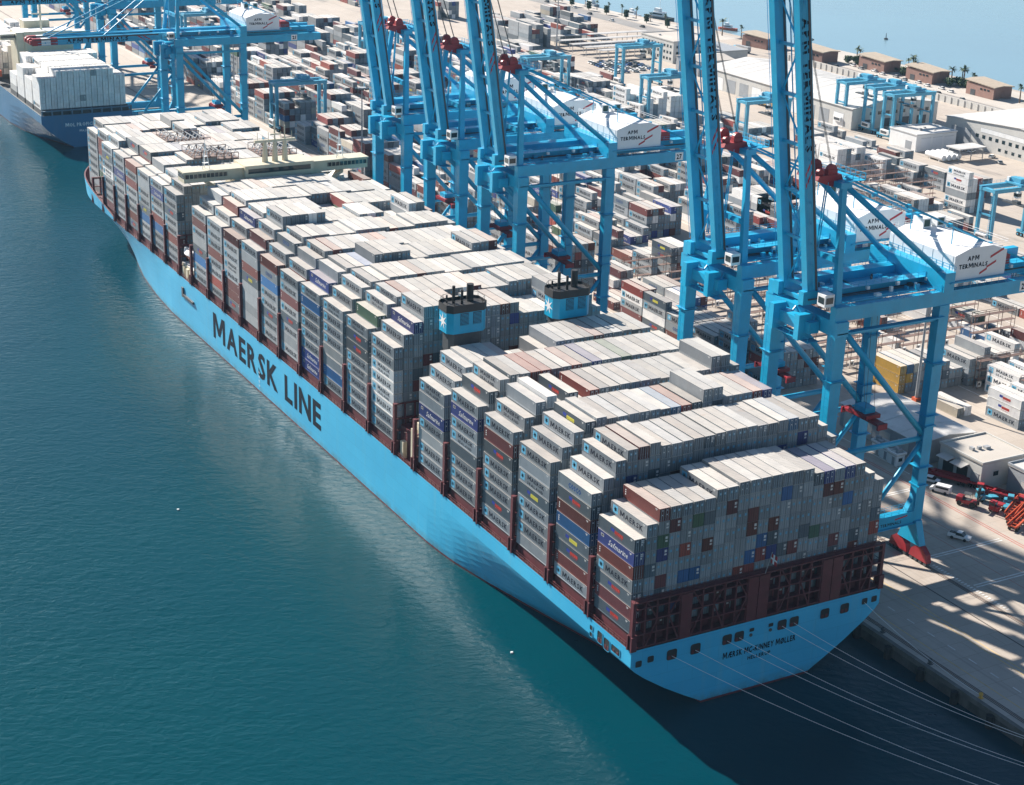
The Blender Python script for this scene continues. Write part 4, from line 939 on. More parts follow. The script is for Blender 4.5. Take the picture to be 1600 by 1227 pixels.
    m = MB(); m.box(46, -6, TOP + 5.05, 50, -2, TOP + 7.5); m.box(46.5, -2, TOP + 5.02, 49.5, 6, TOP + 5.5); m.tube((48, 2, TOP + 6.3), (48, 5, TOP + 6.3), 1.2, 12)
    m.build('rope_drum', M_bogie, c)
    # A-frame, head sheaves, back stays
    AX, AZ = 2.2, 85.2
    for s in (-1, 1):
        m = MB(); m.beam((0, s * 9.4, TOP), (AX, s * 5.0, AZ), 1.3, 1.5, 0, (1, 0, 0), 1.0, 1.2); m.build('mast_leg', B, c)
        m = MB(); m.tube((AX + .3, s * 4.6, AZ + .4), (G, s * 9.6, TOP + 6.4), .62, 10); m.build('back_stay', B, c, smooth=True)
        m = MB()
        for d in (-.25, .25): m.tube((AX + 1, s * 3.6 + d, AZ + 1.6), (58.5, s * 9.0 + d, TOP + 3.4), .24, 6)
        for t in (.3, .5, .7): p = Vector((AX + 1, s * 3.6, AZ + 1.6)).lerp(Vector((58.5, s * 9.0, TOP + 3.4)), t); m.box(p.x - .5, p.y - .5, p.z - .35, p.x + .5, p.y + .5, p.z + .35)
        for t in (.52,): p = Vector((AX + 1, s * 3.6, AZ + 1.6)).lerp(Vector((58.5, s * 9.0, TOP + 3.4)), t); m.tube(p, (p.x, p.y, TOP + 11.5), .12, 5)
        m.build('rear_stay', B, c)
        m = MB()      # hoisted forestay links hanging down the mast side
        for d in (-.3, .3): m.tube((AX - 2.6, s * 3.0 + d, AZ + .6), (AX - 3.6, s * 2.6 + d, TOP + 7), .16, 5)
        m.build('folded_forestay', B, c)
    m = MB(); m.box(0.2, -7.6, 70, 1.4, 7.6, 71.2); m.build('mast_tie', B, c); m = MB(); m.box(AX - 1.2, -5.8, AZ - .4, AX + 1.6, 5.8, AZ + .8)
    for z in (1.4, 2.2):
        m.box(AX + 2.2, -5.5, AZ + z, AX + 2.28, 5.5, AZ + z + .07); m.box(AX - .2, -5.5, AZ + z, AX + 5.2, -5.42, AZ + z + .07); m.box(AX - .2, 5.42, AZ + z, AX + 5.2, 5.5, AZ + z + .07); m.box(AX + 5.1, -5.5, AZ + z, AX + 5.2, 5.5, AZ + z + .07)
    m.box(AX - .2, -5.5, AZ + .8, AX + 5.2, 5.5, AZ + .9)
    for k in range(8): m.box(AX + 5.1, -5.5 + k * 1.57, AZ + .8, AX + 5.2, -5.4 + k * 1.57, AZ + 2.3)
    for k in range(4): m.box(AX + .2 + k * 1.6, -5.5, AZ + .8, AX + .3 + k * 1.6, -5.4, AZ + 2.3)
    m.build('head_platform', B, c)
    m = MB()
    m.prism([(AX - 5.4, -3.4, AZ + 1.0), (AX - 1.0, -3.4, AZ - .6), (AX + 1.2, -3.4, AZ + .6), (AX + .6, -3.4, AZ + 2.0), (AX - 5.0, -3.4, AZ + 2.0)], (0, 6.8, 0))
    for yy in (-2.9, 2.0): m.tube((AX - 1.4, yy, AZ + 2.9), (AX - 1.4, yy + .9, AZ + 2.9), 1.15, 14); m.box(AX - 2.6, yy - .15, AZ + 2, AX - .2, yy + 1.05, AZ + 3.0)
    for yy in (-2.0, 2.8): m.tube((AX - 4.2, yy - .8, AZ + 2.5), (AX - 4.2, yy, AZ + 2.5), .8, 12)
    m.build('head_sheave', M_bogie, c)
    # boom
    a = R(boom_deg); dx, dz = -math.cos(a), math.sin(a); hz = TOP + 3.6; nx, nz = -dz, -dx        # normal on the trolley side is (-nx..)
    def bp(t, y, n=0.0): return (hx_ + dx * t - dz * n * -1 * -1, y, hz + dz * t + (-dx) * n * -1)
    hx_ = -2.6 if boom_deg > 45 else -5.4
    bm = None
    for s in (-1, 1):
        m = MB(); y = s * 3.9
        m.beam(bp(0, y), bp(Lb, y), 1.75, 2.7, 0, (0, 0, 1) if boom_deg < 45 else (1, 0, 0))
        bo = m.build('boom_girder', B, c)
        m = MB()
        m.beam(bp(1, y - .92, -.9), bp(Lb - 1, y - .92, -.9), .10, .5, 0, (0, 0, 1) if boom_deg < 45 else (1, 0, 0)); m.beam(bp(1, y + .92, -.9), bp(Lb - 1, y + .92, -.9), .10, .5, 0, (0, 0, 1) if boom_deg < 45 else (1, 0, 0))
        m.build('trolley_rail', M_dark, bo)
        if s < 0:
            m = MB(); along = Vector((dx, 0, dz)); up = Vector((-dz, 0, dx)) * -1
            # reads downward on a raised boom, left to right on a lowered one
            u = -along; v = Vector((dz, 0, -dx)) if boom_deg > 45 else Vector((dz, 0, -dx))
            if v.z < 0 and boom_deg < 45: v = -v
            o = Vector(bp(44.0 if boom_deg > 45 else 26, y - .89)); put_text(m, 'APM TERMINALS', o, u, v, 26.5 if boom_deg > 45 else 25, 1.75, 0, .05, 1, space=1.15)
            t0_ = 29.8 if boom_deg > 45 else 10.5; m.build('boom_lettering', M_letter, bo); m = MB(); b0 = Vector(bp(t0_, y - .89)); b1 = Vector(bp(t0_ - 2.2, y - .89))
            for q in (b0, b1):
                for ww in (0,):
                    A = q + v * 1.0; D = q - along * 4.2 - v * 1.0; m.poly([A, A - along * .9, D, D + along * .9], 1)
            m.build('boom_stripe', [M_letter, M_slash], bo)
    m = MB(); step = 8.2
    step = (Lb - 3) / 8
    for k in range(9):
        m.beam(bp(2 + k * step, -3.1, .2), bp(2 + k * step, 3.1, .2), .6, .6)
        if k < 8: m.beam(bp(2 + k * step, -3.1 if k % 2 else 3.1, .2), bp(2 + (k + 1) * step, 3.1 if k % 2 else -3.1, .2), .28, .28)
    for s in (-1, 1):
        for n_ in (-1.9, -2.9): m.tube(bp(4, s * 2.2, n_), bp(Lb - 6, s * 2.0, n_ * .8), .14, 5)
        for k in range(int(Lb / 4.6)): m.box(*[q - .25 for q in bp(3 + k * 4.4, s * 5.0, .3)], *[q + .25 for q in bp(3 + k * 4.4, s * 5.6, .3)])
        m.tube(bp(2, s * 5.5, .3), bp(Lb - 2, s * 5.5, .3), .08, 5); m.tube(bp(2, s * 5.5, 1.2), bp(Lb - 2, s * 5.5, 1.2), .06, 5)
    m.build('boom_bracing', B, c)
    m = MB(); m.beam(bp(Lb - .4, -5, 0), bp(Lb - .4, 5, 0), 2.6, 1.6, 0)
    for s in (-1, 1): m.beam(bp(Lb - 10, s * 3.9), bp(Lb - 7.2, s * 3.9), 1.8, 2.76, 0, (0, 0, 1) if boom_deg < 45 else (1, 0, 0)); m.beam(bp(Lb - 7.2, s * 3.9), bp(Lb - 3.6, s * 3.9), 1.8, 2.76, 1, (0, 0, 1) if boom_deg < 45 else (1, 0, 0)); m.beam(bp(Lb - 3.6, s * 3.9), bp(Lb, s * 3.9), 1.8, 2.76, 0, (0, 0, 1) if boom_deg < 45 else (1, 0, 0))
    for s in (-1, 1): m.tube(bp(Lb, s * 2 - .5, -.2), bp(Lb, s * 2 + .5, -.2), 1.3, 12)
    m.build('boom_tip', [M_bogie, M_white], c)
    if boom_deg > 45:
        m = MB()
        for s in (-1, 1):
            for k in range(3): m.tube((AX - 1.4, s * (2 + k * .25), AZ + 3.8), bp(62, s * (2.0 + k * .2), -1.2), .05, 4)
        m.build('hoist_rope', M_dark, c)
    else:
        for s in (-1, 1):
            m = MB()
            for t in (Lb * .45, Lb * .88): m.tube((AX - 2, s * 3.4, AZ + .6), bp(t, s * 3.9, -1.3), .24, 6)
            m.build('forestay', B, c)
    # operator cab, trolley and spreader
    m = MB(); m.box(10, -3.6, TOP + .6, 17, 3.6, TOP + 1.8); m.box(11, -4.8, TOP + 1.8, 16, 4.8, TOP + 2.3); m.build('trolley', M_crane, c)
    m = MB(); m.box(-3.8, -10.0, TOP + 3.05, -1.4, -7.6, TOP + 5.6); m.box(-3.85, -9.7, TOP + 3.7, -3.8, -7.9, TOP + 5.0, 1); m.box(-3.5, -10.05, TOP + 3.7, -1.7, -10.0, TOP + 5.0, 1); m.build('operator_cab', [M_white, M_glass], c)
    m = MB(); m.box(-4.2, -6.5, TOP - 3.6, -1.7, 6.5, TOP - 1.2); m.box(-5.8, -5, TOP - 5.2, -2.5, -3.5, TOP + .2); m.box(-5.8, 3.5, TOP - 5.2, -2.5, 5, TOP + .2)
    for yy in (-6.2, -2, 2, 6.2): m.beam((-4, yy, TOP - 3.4), (-1.5, yy * .8, TOP - .2), .3, .3)
    m.box(-4.8, -7.0, TOP - 5.4, -1.7, 7.0, TOP - 5.25)
    for k in range(8): m.box(-4.8, -7 + k * 2, TOP - 5.3, -4.74, -6.94 + k * 2, TOP - 4.2)
    m.box(-4.8, -7, TOP - 4.25, -4.74, 7, TOP - 4.18); m.build('hinge_platform', B, c)
    m = MB(); zz = 31.5; m.box(17, -3.0, zz, 21, 3.0, zz + .9); m.box(18, -6.1, zz - .7, 20, 6.1, zz - .1); m.box(17.6, -1.8, zz + .9, 20.4, 1.8, zz + 2.2, 1)
    for s in (-1, 1): m.box(17.7, s * 6.0 - .25, zz - 1.4, 20.3, s * 6.0 + .25, zz - .1)
    sp = m.build('spreader', [M_bogie, M_crane], c)
    m = MB()
    for a_, b_ in ((17.8, -1.6), (20.2, -1.6), (17.8, 1.6), (20.2, 1.6)): m.tube((a_, b_, zz + 2), (a_ * .5 + 6.8, b_ * 1.5, TOP + 1), .06, 4)
    m.build('hoist_cable', M_dark, sp)
    return c
LAB = ['blue quay crane with raised boom nearest the ship stern, numbered 25', 'blue quay crane with raised boom beside the one nearest the stern, numbered 26', 'blue quay crane with raised boom just ahead of the funnels, numbered 27', 'blue quay crane with raised boom, middle one of the three ahead of the funnels', 'blue quay crane with raised boom nearest the ship bridge']
for (yc, lab, num) in zip((35.0, 66.9, 166.8, 200.8, 237.2), LAB, ('25', '26', '27', '28', '29')):
    make_crane((34.5, yc, QZ), lab, 81.4, num)

make_crane((34.5, 452.0, QZ - 10.5), 'blue quay crane with lowered boom over the second ship, red and white boom tip', 0.0, '21', 52.0)
make_crane((34.5, 545.0, QZ - 8), 'blue quay crane with lowered boom behind the one over the second ship', 0.0, '20', 52.0)
make_crane((34.5, 690.0, QZ - 4), 'farthest blue quay crane, raised boom, beyond the second ship', 78.0, '19')

# ------------------------------------------------------------------ second ship
def build_second_ship():
    s_ = thing('cargo_ship', (11.2, 500, 0), 'smaller dark blue container ship loaded with white boxes, moored ahead of the big ship', 'container ship')
    m = MB(); hb = 20.0; ys = [0, 8, 16, 26, 40, 60, 90, 130, 170, 195, 215, 230, 240]; zs = [-2, .3, 2, 4, 6, 8.5, 11, 14.5]
    def hx(y, z):
        d = hb if y < 190 else hb * (1 - ((y - 190) / 50) ** 2.2 * .98)
        w = lerp_tab([(0, 6), (10, 9), (26, 15), (45, 19), (60, 20), (160, 20), (200, 12), (225, 3), (240, .1)], y)
        return max(.05, w + (d - w) * min(1, max(0, z) / 10.5) ** .8)
    for sg in (-1, 1):
        b = len(m.v); n = len(zs)
        for y in ys:
            for z in zs: m.v.append((sg * hx(y, z), y, z))
        for i in range(len(ys) - 1):
            for j in range(n - 1):
                q = (b + i * n + j, b + (i + 1) * n + j, b + (i + 1) * n + j + 1, b + i * n + j + 1); m.f.append(q if sg > 0 else q[::-1]); m.m.append(1 if j == 0 else 0)
    tr = [(hx(0, z), 0, z) for z in zs]; m.poly([(-x, y, z) for x, y, z in tr[::-1]] + tr, 0)
    for a, b in zip(ys[:-1], ys[1:]): m.poly([(-hx(a, 14.5), a, 14.4), (hx(a, 14.5), a, 14.4), (hx(b, 14.5), b, 14.4), (-hx(b, 14.5), b, 14.4)], 2)
    h = m.build('hull', [paint('second_hull_blue', (.035, .15, .29), .45, .1, .08, (.1, .2, .28), .5), M_red, M_dark], s_)
    t = MB(); put_text(t, 'MOL PROFICIENCY', (-1.0, -.06, 10.0), (1, 0, 0), (0, 0, 1), 17.5, 1.7, 0, .03, 1); put_text(t, 'MAJURO', (-1.0, -.06, 7.2), (1, 0, 0), (0, 0, 1), 5.5, 1.0, 0, .03, 1); t.build('hull_lettering', M_white, h)
    t = MB()
    for k in range(9): x = -17.5 + k * 4.3; t.box(x - 1.5, .4, 12.9, x + 1.5, .45, 14.2) if False else t.box(x - 1.6, -.25, 14.6, x + 1.6, -.15, 16.2)
    for k in range(10): x = -19.6 + k * 4.35; t.box(x - .3, -.35, 14.5, x + .3, .6, 16.8, 1)
    t.box(-19.9, -.4, 16.2, 19.9, .6, 16.6, 1); t.build('stern_frame', [M_black, paint('second_ship_steel', (.1, .16, .22), .6)], s_)
    for y in (3.5, 17.5, 31.5, 45.5, 92, 106, 120, 134, 148, 162):
        t = MB(); t.box(-19.2, y, 14.4, 19.2, y + 12.2, 16.55); t.build('hatch_cover', M_dark, s_)
    t = MB(); t.box(-13, 66, 14.4, 13, 78, 40, 0, 1); t.box(-19.8, 68, 36.5, 19.8, 74, 39.2, 0, 1); t.box(-6, 80, 14.4, 6, 88, 43, 0, 1); t.box(-9.5, 65.4, 30, 9.5, 66, 40.2, 0); t.box(-13.2, 65.2, 26.5, 13.2, 66.1, 26.9, 0)
    a = t.build('bridge_house', [M_cream, M_white], s_); t = MB(); t.box(-19.9, 67.9, 37.3, 19.9, 67.95, 38.5)
    for r_ in range(5):
        for k in range(7): t.box(-9 + k * 3 - .4, 65.9, 18.5 + r_ * 3.4, -9 + k * 3 + .4, 65.96, 19.6 + r_ * 3.4)
    t.build('window', M_glass, a)
    t = MB(); t.tube((0, 72, 39), (0, 72, 52), .5, 6); t.box(-4, 71.7, 47, 4, 72.3, 47.5); t.build('radar_mast', M_cream, s_)
    t = MB(); t.box(-21.0, 78.5, 18, -18, 86, 20.8); t.build('rescue_boat_station', M_orange, s_)
build_second_ship()
m = MB()
tag_loc = None
# tug behind the second ship
tg = thing('tugboat', (-34, 545, 0), 'dark tugboat alongside the second ship at the frame edge', 'tugboat')
m = MB(); o2 = [(-4.5, -13), (4.5, -13), (5, 4), (3, 12), (0, 15), (-3, 12), (-5, 4)]
m.prism([(x, y, -1) for x, y in o2], (0, 0, 3.6), 0); m.build('hull', [M_black], tg); m = MB(); m.box(-3, -3, 2.6, 3, 6, 6, 0, 1); m.box(-2.2, 0, 6, 2.2, 5, 8.5, 0, 1); m.build('wheelhouse', [M_cream, M_white], tg); m = MB(); m.box(-2.25, -.05, 6.8, 2.25, 5.05, 7.9); m.build('window', M_glass, tg)

# ------------------------------------------------------------------ yard gantry cranes on tyres
def make_gantry(loc, label, span=23.5):
    c = thing('gantry_crane', loc, label, 'gantry crane', 'rubber tyred gantry cranes in the yard'); B = [M_gantry, M_white, M_dark]
    for x in (0, span):
        for s in (-1, 1):
            m = MB(); m.beam((x, s * 3.6, 2.4), (x, s * 3.4, 20.4), 1.0, 1.3, 0, (1, 0, 0), 1.0, 1.5); m.build('leg', B, c)
            for q in (-1, 1):
                m = MB(); y = s * 4.6 + q * .9; m.tube((x - .35, y, .75), (x + .35, y, .75), .75, 12, 0); m.tube((x - .37, y, .75), (x + .37, y, .75), .35, 8, 1); m.build('wheel', [M_tyre, M_gantry], c)
        m = MB(); m.box(x - .5, -6.2, 1.6, x + .5, 6.2, 2.6); m.build('sill', B, c); m = MB(); m.box(x - .35, -3.4, 11.6, x + .35, 3.4, 12.2); m.build('tie_beam', B, c)
    for s in (-1, 1):
        m = MB(); y = s * 3.4; m.box(-1.0, y - .55, 20.4, span + 1.0, y + .55, 22.0)
        for z in (22.6, 23.1): m.box(-1, y + s * .9, z, span + 1, y + s * .9 + .05, z + .05)
        for k in range(13): m.box(-1 + k * 2.1, y + s * .9, 22, -.94 + k * 2.1, y + s * .9 + .05, 23.1)
        m.box(-1, y + s * .55, 21.9, span + 1, y + s * 1.0, 22.02); m.build('girder', B, c)
    m = MB(); m.box(-.9, -2.85, 20.6, .9, 2.85, 21.6); m.build('end_beam', B, c); m = MB(); m.box(span - .9, -2.85, 20.6, span + .9, 2.85, 21.6); m.build('end_beam', B, c)
    m = MB(); tx = span * .62; m.box(tx - 3, -4, 22.1, tx + 3, 4, 22.7); m.box(tx - 2, -2.6, 22.7, tx + .6, 2.6, 24.4); m.tube((tx + 1.6, -2, 23.5), (tx + 1.6, 2, 23.5), .8, 10); m.box(tx - 2.6, 2.7, 22.7, tx - 1.4, 3.8, 24.2, 1); m.build('trolley', B, c)
    m = MB(); m.box(tx - 2.4, -2.4, 17.2, tx - .6, -.6, 19.6); m.box(tx - 2.45, -2.44, 17.8, tx - .55, -.56, 19.0, 1); m.box(tx - 1.7, -1.7, 19.6, tx - 1.3, -1.3, 22.2); m.build('operator_cab', [M_white, M_glass], c)
    m = MB(); m.box(tx - 1.2, -6.1, 14.2, tx + 1.2, 6.1, 14.7); m.box(tx - 1, -1.4, 14.7, tx + 1, 1.4, 15.6)
    for a, b in ((-.8, -1.2), (.8, -1.2), (-.8, 1.2), (.8, 1.2)): m.tube((tx + a, b, 15.5), (tx + a, b, 22.2), .05, 4)
    m.build('spreader', M_dark, c)
    m = MB(); m.box(-1.9, -2.6, 2.7, -.55, 2.4, 4.9, 1); m.box(-1.95, -2.2, 3.2, -1.9, 2.0, 4.4, 2); m.build('power_unit', B, c)
    m = MB()
    for k in range(26): m.box(-.9, -3.0, 3 + k * .68, -.55, -2.4, 3.06 + k * .68)
    for d in (-3.02, -2.4): m.box(-.76, d, 2.6, -.7, d + .05, 22)
    m.build('ladder', B, c)
    return c
M_gantry = paint('gantry_pale_blue', (.07, .34, .50), .5, .12, .4, (.2, .38, .45), .4)
GL = [(94, 490, 'pale blue gantry crane at the waterside end of the yard beside the far quay crane'), (303, 527, 'pale blue gantry crane standing by the parked cars and long canopies'), (352, 370, 'front one of three gantry cranes bunched before the long white warehouse'), (355, 387, 'middle one of three gantry cranes bunched before the long white warehouse'), (351, 403, 'rear one of three gantry cranes bunched before the long white warehouse'), (262, 212, 'pale blue gantry crane over grey boxes nearest the viewer, cut by the frame edge'), (237, 512, 'pale blue gantry crane behind the tall white boxes and rear stays'), (275, 380, 'pale blue gantry crane seen between the two raised booms near the stern'), (205, 640, 'pale blue gantry crane over grey stacks far back in the yard'), (122, 700, 'pale blue gantry crane far back above the far quay cranes'), (266, 446, 'pale blue gantry crane just left of the tall white container block')]
for x, y, lab in GL: make_gantry((x, y, QZ), lab)

# ------------------------------------------------------------------ reefer racks, light masts
def make_rack(x, y, w, label):
    c = thing('reefer_rack', (x, y, QZ), label, 'reefer rack', 'steel reefer racks between the white boxes')
    m = MB(); n = int(w / 2.8)
    for lv in range(3):
        z = 2.7 * (lv + 1); m.box(0, 0, z, w, 1.6, z + .12)
    m.build('walkway', M_rail, c)
    m = MB()
    for k in range(0, n + 1, 2):
        for d in (0, 1.5): m.box(k * 2.8, d, 0, k * 2.8 + .14, d + .14, 9.3)
    for d in (0, 1.55): m.box(0, d, 9.2, w, d + .1, 9.32); m.box(0, d, 8.7, w, d + .06, 8.76)
    m.build('frame', M_rail, c)
    m = MB()
    for k in range(0, n, 2): m.box(k * 2.8 + .7, .6, .3, k * 2.8 + 2.0, 1.2, 2.0); m.box(k * 2.8 + .9, .55, .9, k * 2.8 + 1.5, .6, 1.6, 1)
    m.build('socket_box', [M_white, M_black], c)
RK = [(112, 222, 26), (120, 206, 27), (121, 190, 27), (122, 174, 27), (122, 158, 27), (123, 142, 27), (124, 127, 26), (150, 238, 25), (150, 222, 26), (151, 174, 25), (152, 158, 24), (152, 130, 24), (264, 272, 30), (264, 288, 30), (264, 304, 30), (235, 250, 26), (235, 266, 26), (235, 282, 26), (152, 98.4, 17), (152, 81.5, 19), (180, 130, 17), (180, 146, 17)]
for k, (x, y, w) in enumerate(RK): make_rack(x, y, w, 'brown steel reefer rack frame, %s of the racks counting back through the yard' % (ORD[k + 1]))
def make_mast(x, y, h, label):
    c = thing('light_mast', (x, y, QZ), label, 'light mast', 'tall yard light masts')
    m = MB(); m.box(-.9, -.9, 0, .9, .9, .9, 1); m.tube((0, 0, .9), (0, 0, h), .48, 12, 0, .2); m.build('pole', [M_steel, M_orange], c, smooth=False)
    m = MB(); m.tube((0, 0, h - .4), (0, 0, h + .3), 1.7, 14)
    for k in range(10):
        a = k * math.pi / 5; p = (2.5 * math.cos(a), 2.5 * math.sin(a)); m.beam((0, 0, h), (p[0], p[1], h), .12, .12); m.box(p[0] - .4, p[1] - .4, h - .5, p[0] + .4, p[1] + .4, h + .1, 1)
    m.build('lamp_head', [M_steel, M_glass], c)
for x, y, h, lab in ((130, 99, 35, 'pale light mast rising beside the yellow stack by the stern crane'), (340, 419, 40, 'tall light mast with round lamp head before the long white warehouse'), (329, 637, 38, 'far light mast standing before the grey block and long canopies'), (99, 556, 32, 'light mast beside the waterside gantry crane near the second ship'), (95, 395, 36, 'light mast on the quay just behind the ship bridge'), (300, 860, 36, 'farthest light mast at the back of the open ground')): make_mast(x, y, h, lab)

# ------------------------------------------------------------------ buildings
def building(name, label, cat, x0, y0, x1, y1, h, roof='flat', wall=None, roofm=None, ridge=2.0, axis='y', openings=(), extra=None, eave=.5, group=None):
    wall = wall or M_wall; roofm = roofm or M_roofw
    c = thing(name, (x0, y0, QZ), label, cat, group); w, l = x1 - x0, y1 - y0
    m = MB()
    if roof == 'gable' and axis == 'x':
        m.prism([(0, 0, 0), (0, l, 0), (0, l, h), (0, l / 2, h + ridge), (0, 0, h)], (w, 0, 0)); m.build('wall', wall, c)
        r = MB(); a, b = (-eave, l / 2, h + ridge), (w + eave, l / 2, h + ridge)
        for yy, s in ((-eave, 1), (l + eave, -1)):
            zz = h - eave * ridge / (l / 2); q = [(-eave, yy, zz + .15), (w + eave, yy, zz + .15), (w + eave, l / 2, h + ridge + .15), (-eave, l / 2, h + ridge + .15)]; r.prism(q if s > 0 else q[::-1], (0, 0, .18))
        n = int(w / 6)
        for k in range(1, n): r.box(k * w / n - .15, .3, h + .2, k * w / n + .15, l - .3, h + .25) if False else None
        r.build('roof', roofm, c)
    elif roof == 'gable':
        m.prism([(0, 0, 0), (w, 0, 0), (w, 0, h), (w / 2, 0, h + ridge), (0, 0, h)], (0, l, 0)); m.build('wall', wall, c)
        r = MB()
        for xx, s in ((-eave, 1), (w + eave, -1)):
            zz = h - eave * ridge / (w / 2); q = [(xx, -eave, zz + .15), (xx, l + eave, zz + .15), (w / 2, l + eave, h + ridge + .15), (w / 2, -eave, h + ridge + .15)]; r.prism(q[::-1] if s > 0 else q, (0, 0, .18))
        n = int(l / 7)
        for k in range(1, n):
            for s in (0, 1):
                p = (-eave, k * l / n, h + .25) if s == 0 else (w + eave, k * l / n, h + .25); r.beam(p, (w / 2, k * l / n, h + ridge + .36), .5, .1, 1)
        r.build('roof', [roofm, M_wall], c)
    else:
        m.box(0, 0, 0, w, l, h); m.build('wall', wall, c)
        r = MB(); r.box(-.25, -.25, h + .003, w + .25, l + .25, h + .35); r.box(-.3, -.3, h + .3, 0.0, l + .3, h + .75, 1); r.box(w, -.3, h + .3, w + .3, l + .3, h + .75, 1); r.box(0, -.3, h + .36, w, 0, h + .74, 1); r.box(0, l, h + .36, w, l + .3, h + .74, 1)
        rng = random.Random(int(x0)); 
        for k in range(3): a, b = rng.uniform(.15, .7) * w, rng.uniform(.15, .7) * l; r.box(a, b, h + .36, a + rng.uniform(.6, 1.6), b + rng.uniform(.6, 1.6), h + .36 + rng.uniform(.4, 1), 2)
        r.build('roof', [roofm, wall, M_steel], c)
    for kind, face, u, z, ow, oh, mat_ in openings:   # face: w(-x) s(-y)
        o = MB(); d = .07
        if face == 'w': o.box(-d, u, z, -.01, u + ow, z + oh, 0); o.box(-d - .03, u - .1, z + oh, -.01, u + ow + .1, z + oh + .12, 1)
        else: o.box(u, -d, z, u + ow, -.01, z + oh, 0); o.box(u - .1, -d - .03, z + oh, u + ow + .1, -.01, z + oh + .12, 1)
        o.build(kind, [mat_, M_steel], c)
    return c
D = 'roller_door'; WN = 'window'
building('storage_shed', 'long low shed with pale ribbed metal roof behind the stern crane', 'shed', 98.5, 63.0, 116.5, 93.5, 6.0, 'gable', M_wallg, M_roofw, 1.0, 'y', [(D, 'w', 4 + k * 7, .2, 4, 4.4, M_wall) for k in range(4)])
b = building('workshop', 'flat cream roofed workshop with open bays and red tractors in front', 'workshop', 102.3, 45.2, 117.0, 59.8, 6.6, 'flat', M_wall, M_pale, openings=[(D, 'w', 9.4, .1, 3.6, 4.2, M_black), (D, 'w', 4.6, .1, 3.6, 4.2, M_black), (D, 'w', .8, .2, 2.6, 3.6, M_wallg), (WN, 's', 4, 3, 1.6, 1.2, M_glass), (WN, 's', 9, 3, 1.6, 1.2, M_glass)])
for u in (9.2, 4.4): m = MB(); m.prism([(-2.6, u, 4.5), (-.02, u, 5.0), (-.02, u + 4, 5.0), (-2.6, u + 4, 4.5)], (0, 0, .15)); m.build('canopy', M_roofw, b)
building('workshop', 'grey workshop cut by the frame edge beside the flat cream roofed one', 'workshop', 108.5, 18, 124, 42.6, 6.5, 'flat', M_wallg, M_roofw, openings=[(D, 'w', 16, .1, 4, 4, M_wall), (D, 'w', 9, .1, 4, 4, M_wall)])
for k in range(3): building('site_office', 'small white site cabin in the row before the long shed, %s from the workshop' % ORD[k + 1], 'cabin', 93.2 + k * .5, 65.2 + k * 3.6, 96.0 + k * .5, 68.4 + k * 3.6, 2.7, 'flat', M_white, M_roofw, openings=[(WN, 's', .8, 1.1, 1.2, .9, M_glass), ('door', 'w', .6, .1, .9, 2, M_wallg)], group='site cabins before the long shed')
building('warehouse', 'very long white roofed warehouse behind the bunched gantry cranes', 'warehouse', 350, 393, 404, 515, 10.0, 'gable', M_wall, M_roofw, 3.5, 'y', [(D, 'w', 6 + k * 11, .2, 7.5, 6.6, M_wallg if k % 3 else M_white) for k in range(10)] + [(WN, 's', 6 + k * 5, 6.5, 2.2, 1.6, M_glass) for k in range(9)] + [(D, 's', 8 + k * 11, .2, 6, 4.2, M_dark) for k in range(4)])
building('warehouse', 'wide white roofed warehouse with office windows by the car park, cut by the frame edge', 'warehouse', 380, 268, 440, 361, 11, 'gable', M_wall, M_roofw, 3.2, 'x', [(WN, 'w', 8 + k * 4.2, 5.4, 1.8, 1.6, M_glass) for k in range(16)] + [(WN, 'w', 10 + k * 4.2, 1.6, 1.6, 1.4, M_glass) for k in range(12)] + [(D, 'w', 76, .2, 13, 7.4, M_wallg), ('sign_panel', 'w', 30, 8.2, 40, 2.0, M_white)])
building('shed', 'small white box shed with open gutter roof before the wide warehouse', 'shed', 347, 344, 371, 362, 7.5, 'flat', M_white, M_roofw, openings=[(D, 's', 3 + k * 7, .2, 5.6, 5.8, M_house) for k in range(3)] + [(D, 'w', 3, .2, 4, 4, M_wallg)])
building('office_building', 'pale office block with window rows behind the parked cars', 'office', 372, 578, 398, 612, 12, 'flat', M_wall, M_pale, openings=[(WN, 'w', 2 + k * 3.2, z, 1.6, 1.5, M_glass) for k in range(10) for z in (1.5, 5, 8.5)] + [(WN, 's', 2 + k * 3.2, z, 1.6, 1.5, M_glass) for k in range(7) for z in (1.5, 5, 8.5)])
building('depot', 'grey depot with dark open front below the shore road', 'depot', 362, 538, 386, 560, 8, 'gable', M_wallg, M_pale, 1.5, 'x', [(D, 'w', 2, .2, 17, 5.5, M_dark)])
building('depot', 'low grey roofed depot building beside the office block', 'depot', 392, 566, 416, 600, 7, 'flat', M_wall, M_wallg, openings=[(WN, 'w', 3 + k * 4, 2, 2, 2, M_glass) for k in range(7)])
for k, (x, y) in enumerate(((338, 602), (336, 614), (334, 626), (333, 640), (332, 656))):
    c = thing('canopy', (x, y, QZ), 'long white strip canopy on posts, %s of the five counting back from the parked cars' % ORD[k + 1], 'canopy', 'long white canopies by the car park'); L_ = 74 if k else 60
    m = MB(); m.prism([(0, 0, 5.0), (0, 5.2, 5.0), (0, 5.2, 5.25), (0, 2.6, 5.6), (0, 0, 5.25)], (L_, 0, 0)); m.build('roof', M_roofw, c)
    for q in range(10): m = MB(); m.box(1 + q * L_ / 10, 2.4, 0, 1.3 + q * L_ / 10, 2.7, 5.0); m.build('post', M_steel, c)
c = thing('fuel_station', (350, 319, QZ), 'fuel point with white tanks beneath a pale flat canopy by the small shed', 'fuel station'); m = MB(); m.box(2, 2, 5.2, 18, 11, 5.7); m.build('canopy', M_roofw, c)
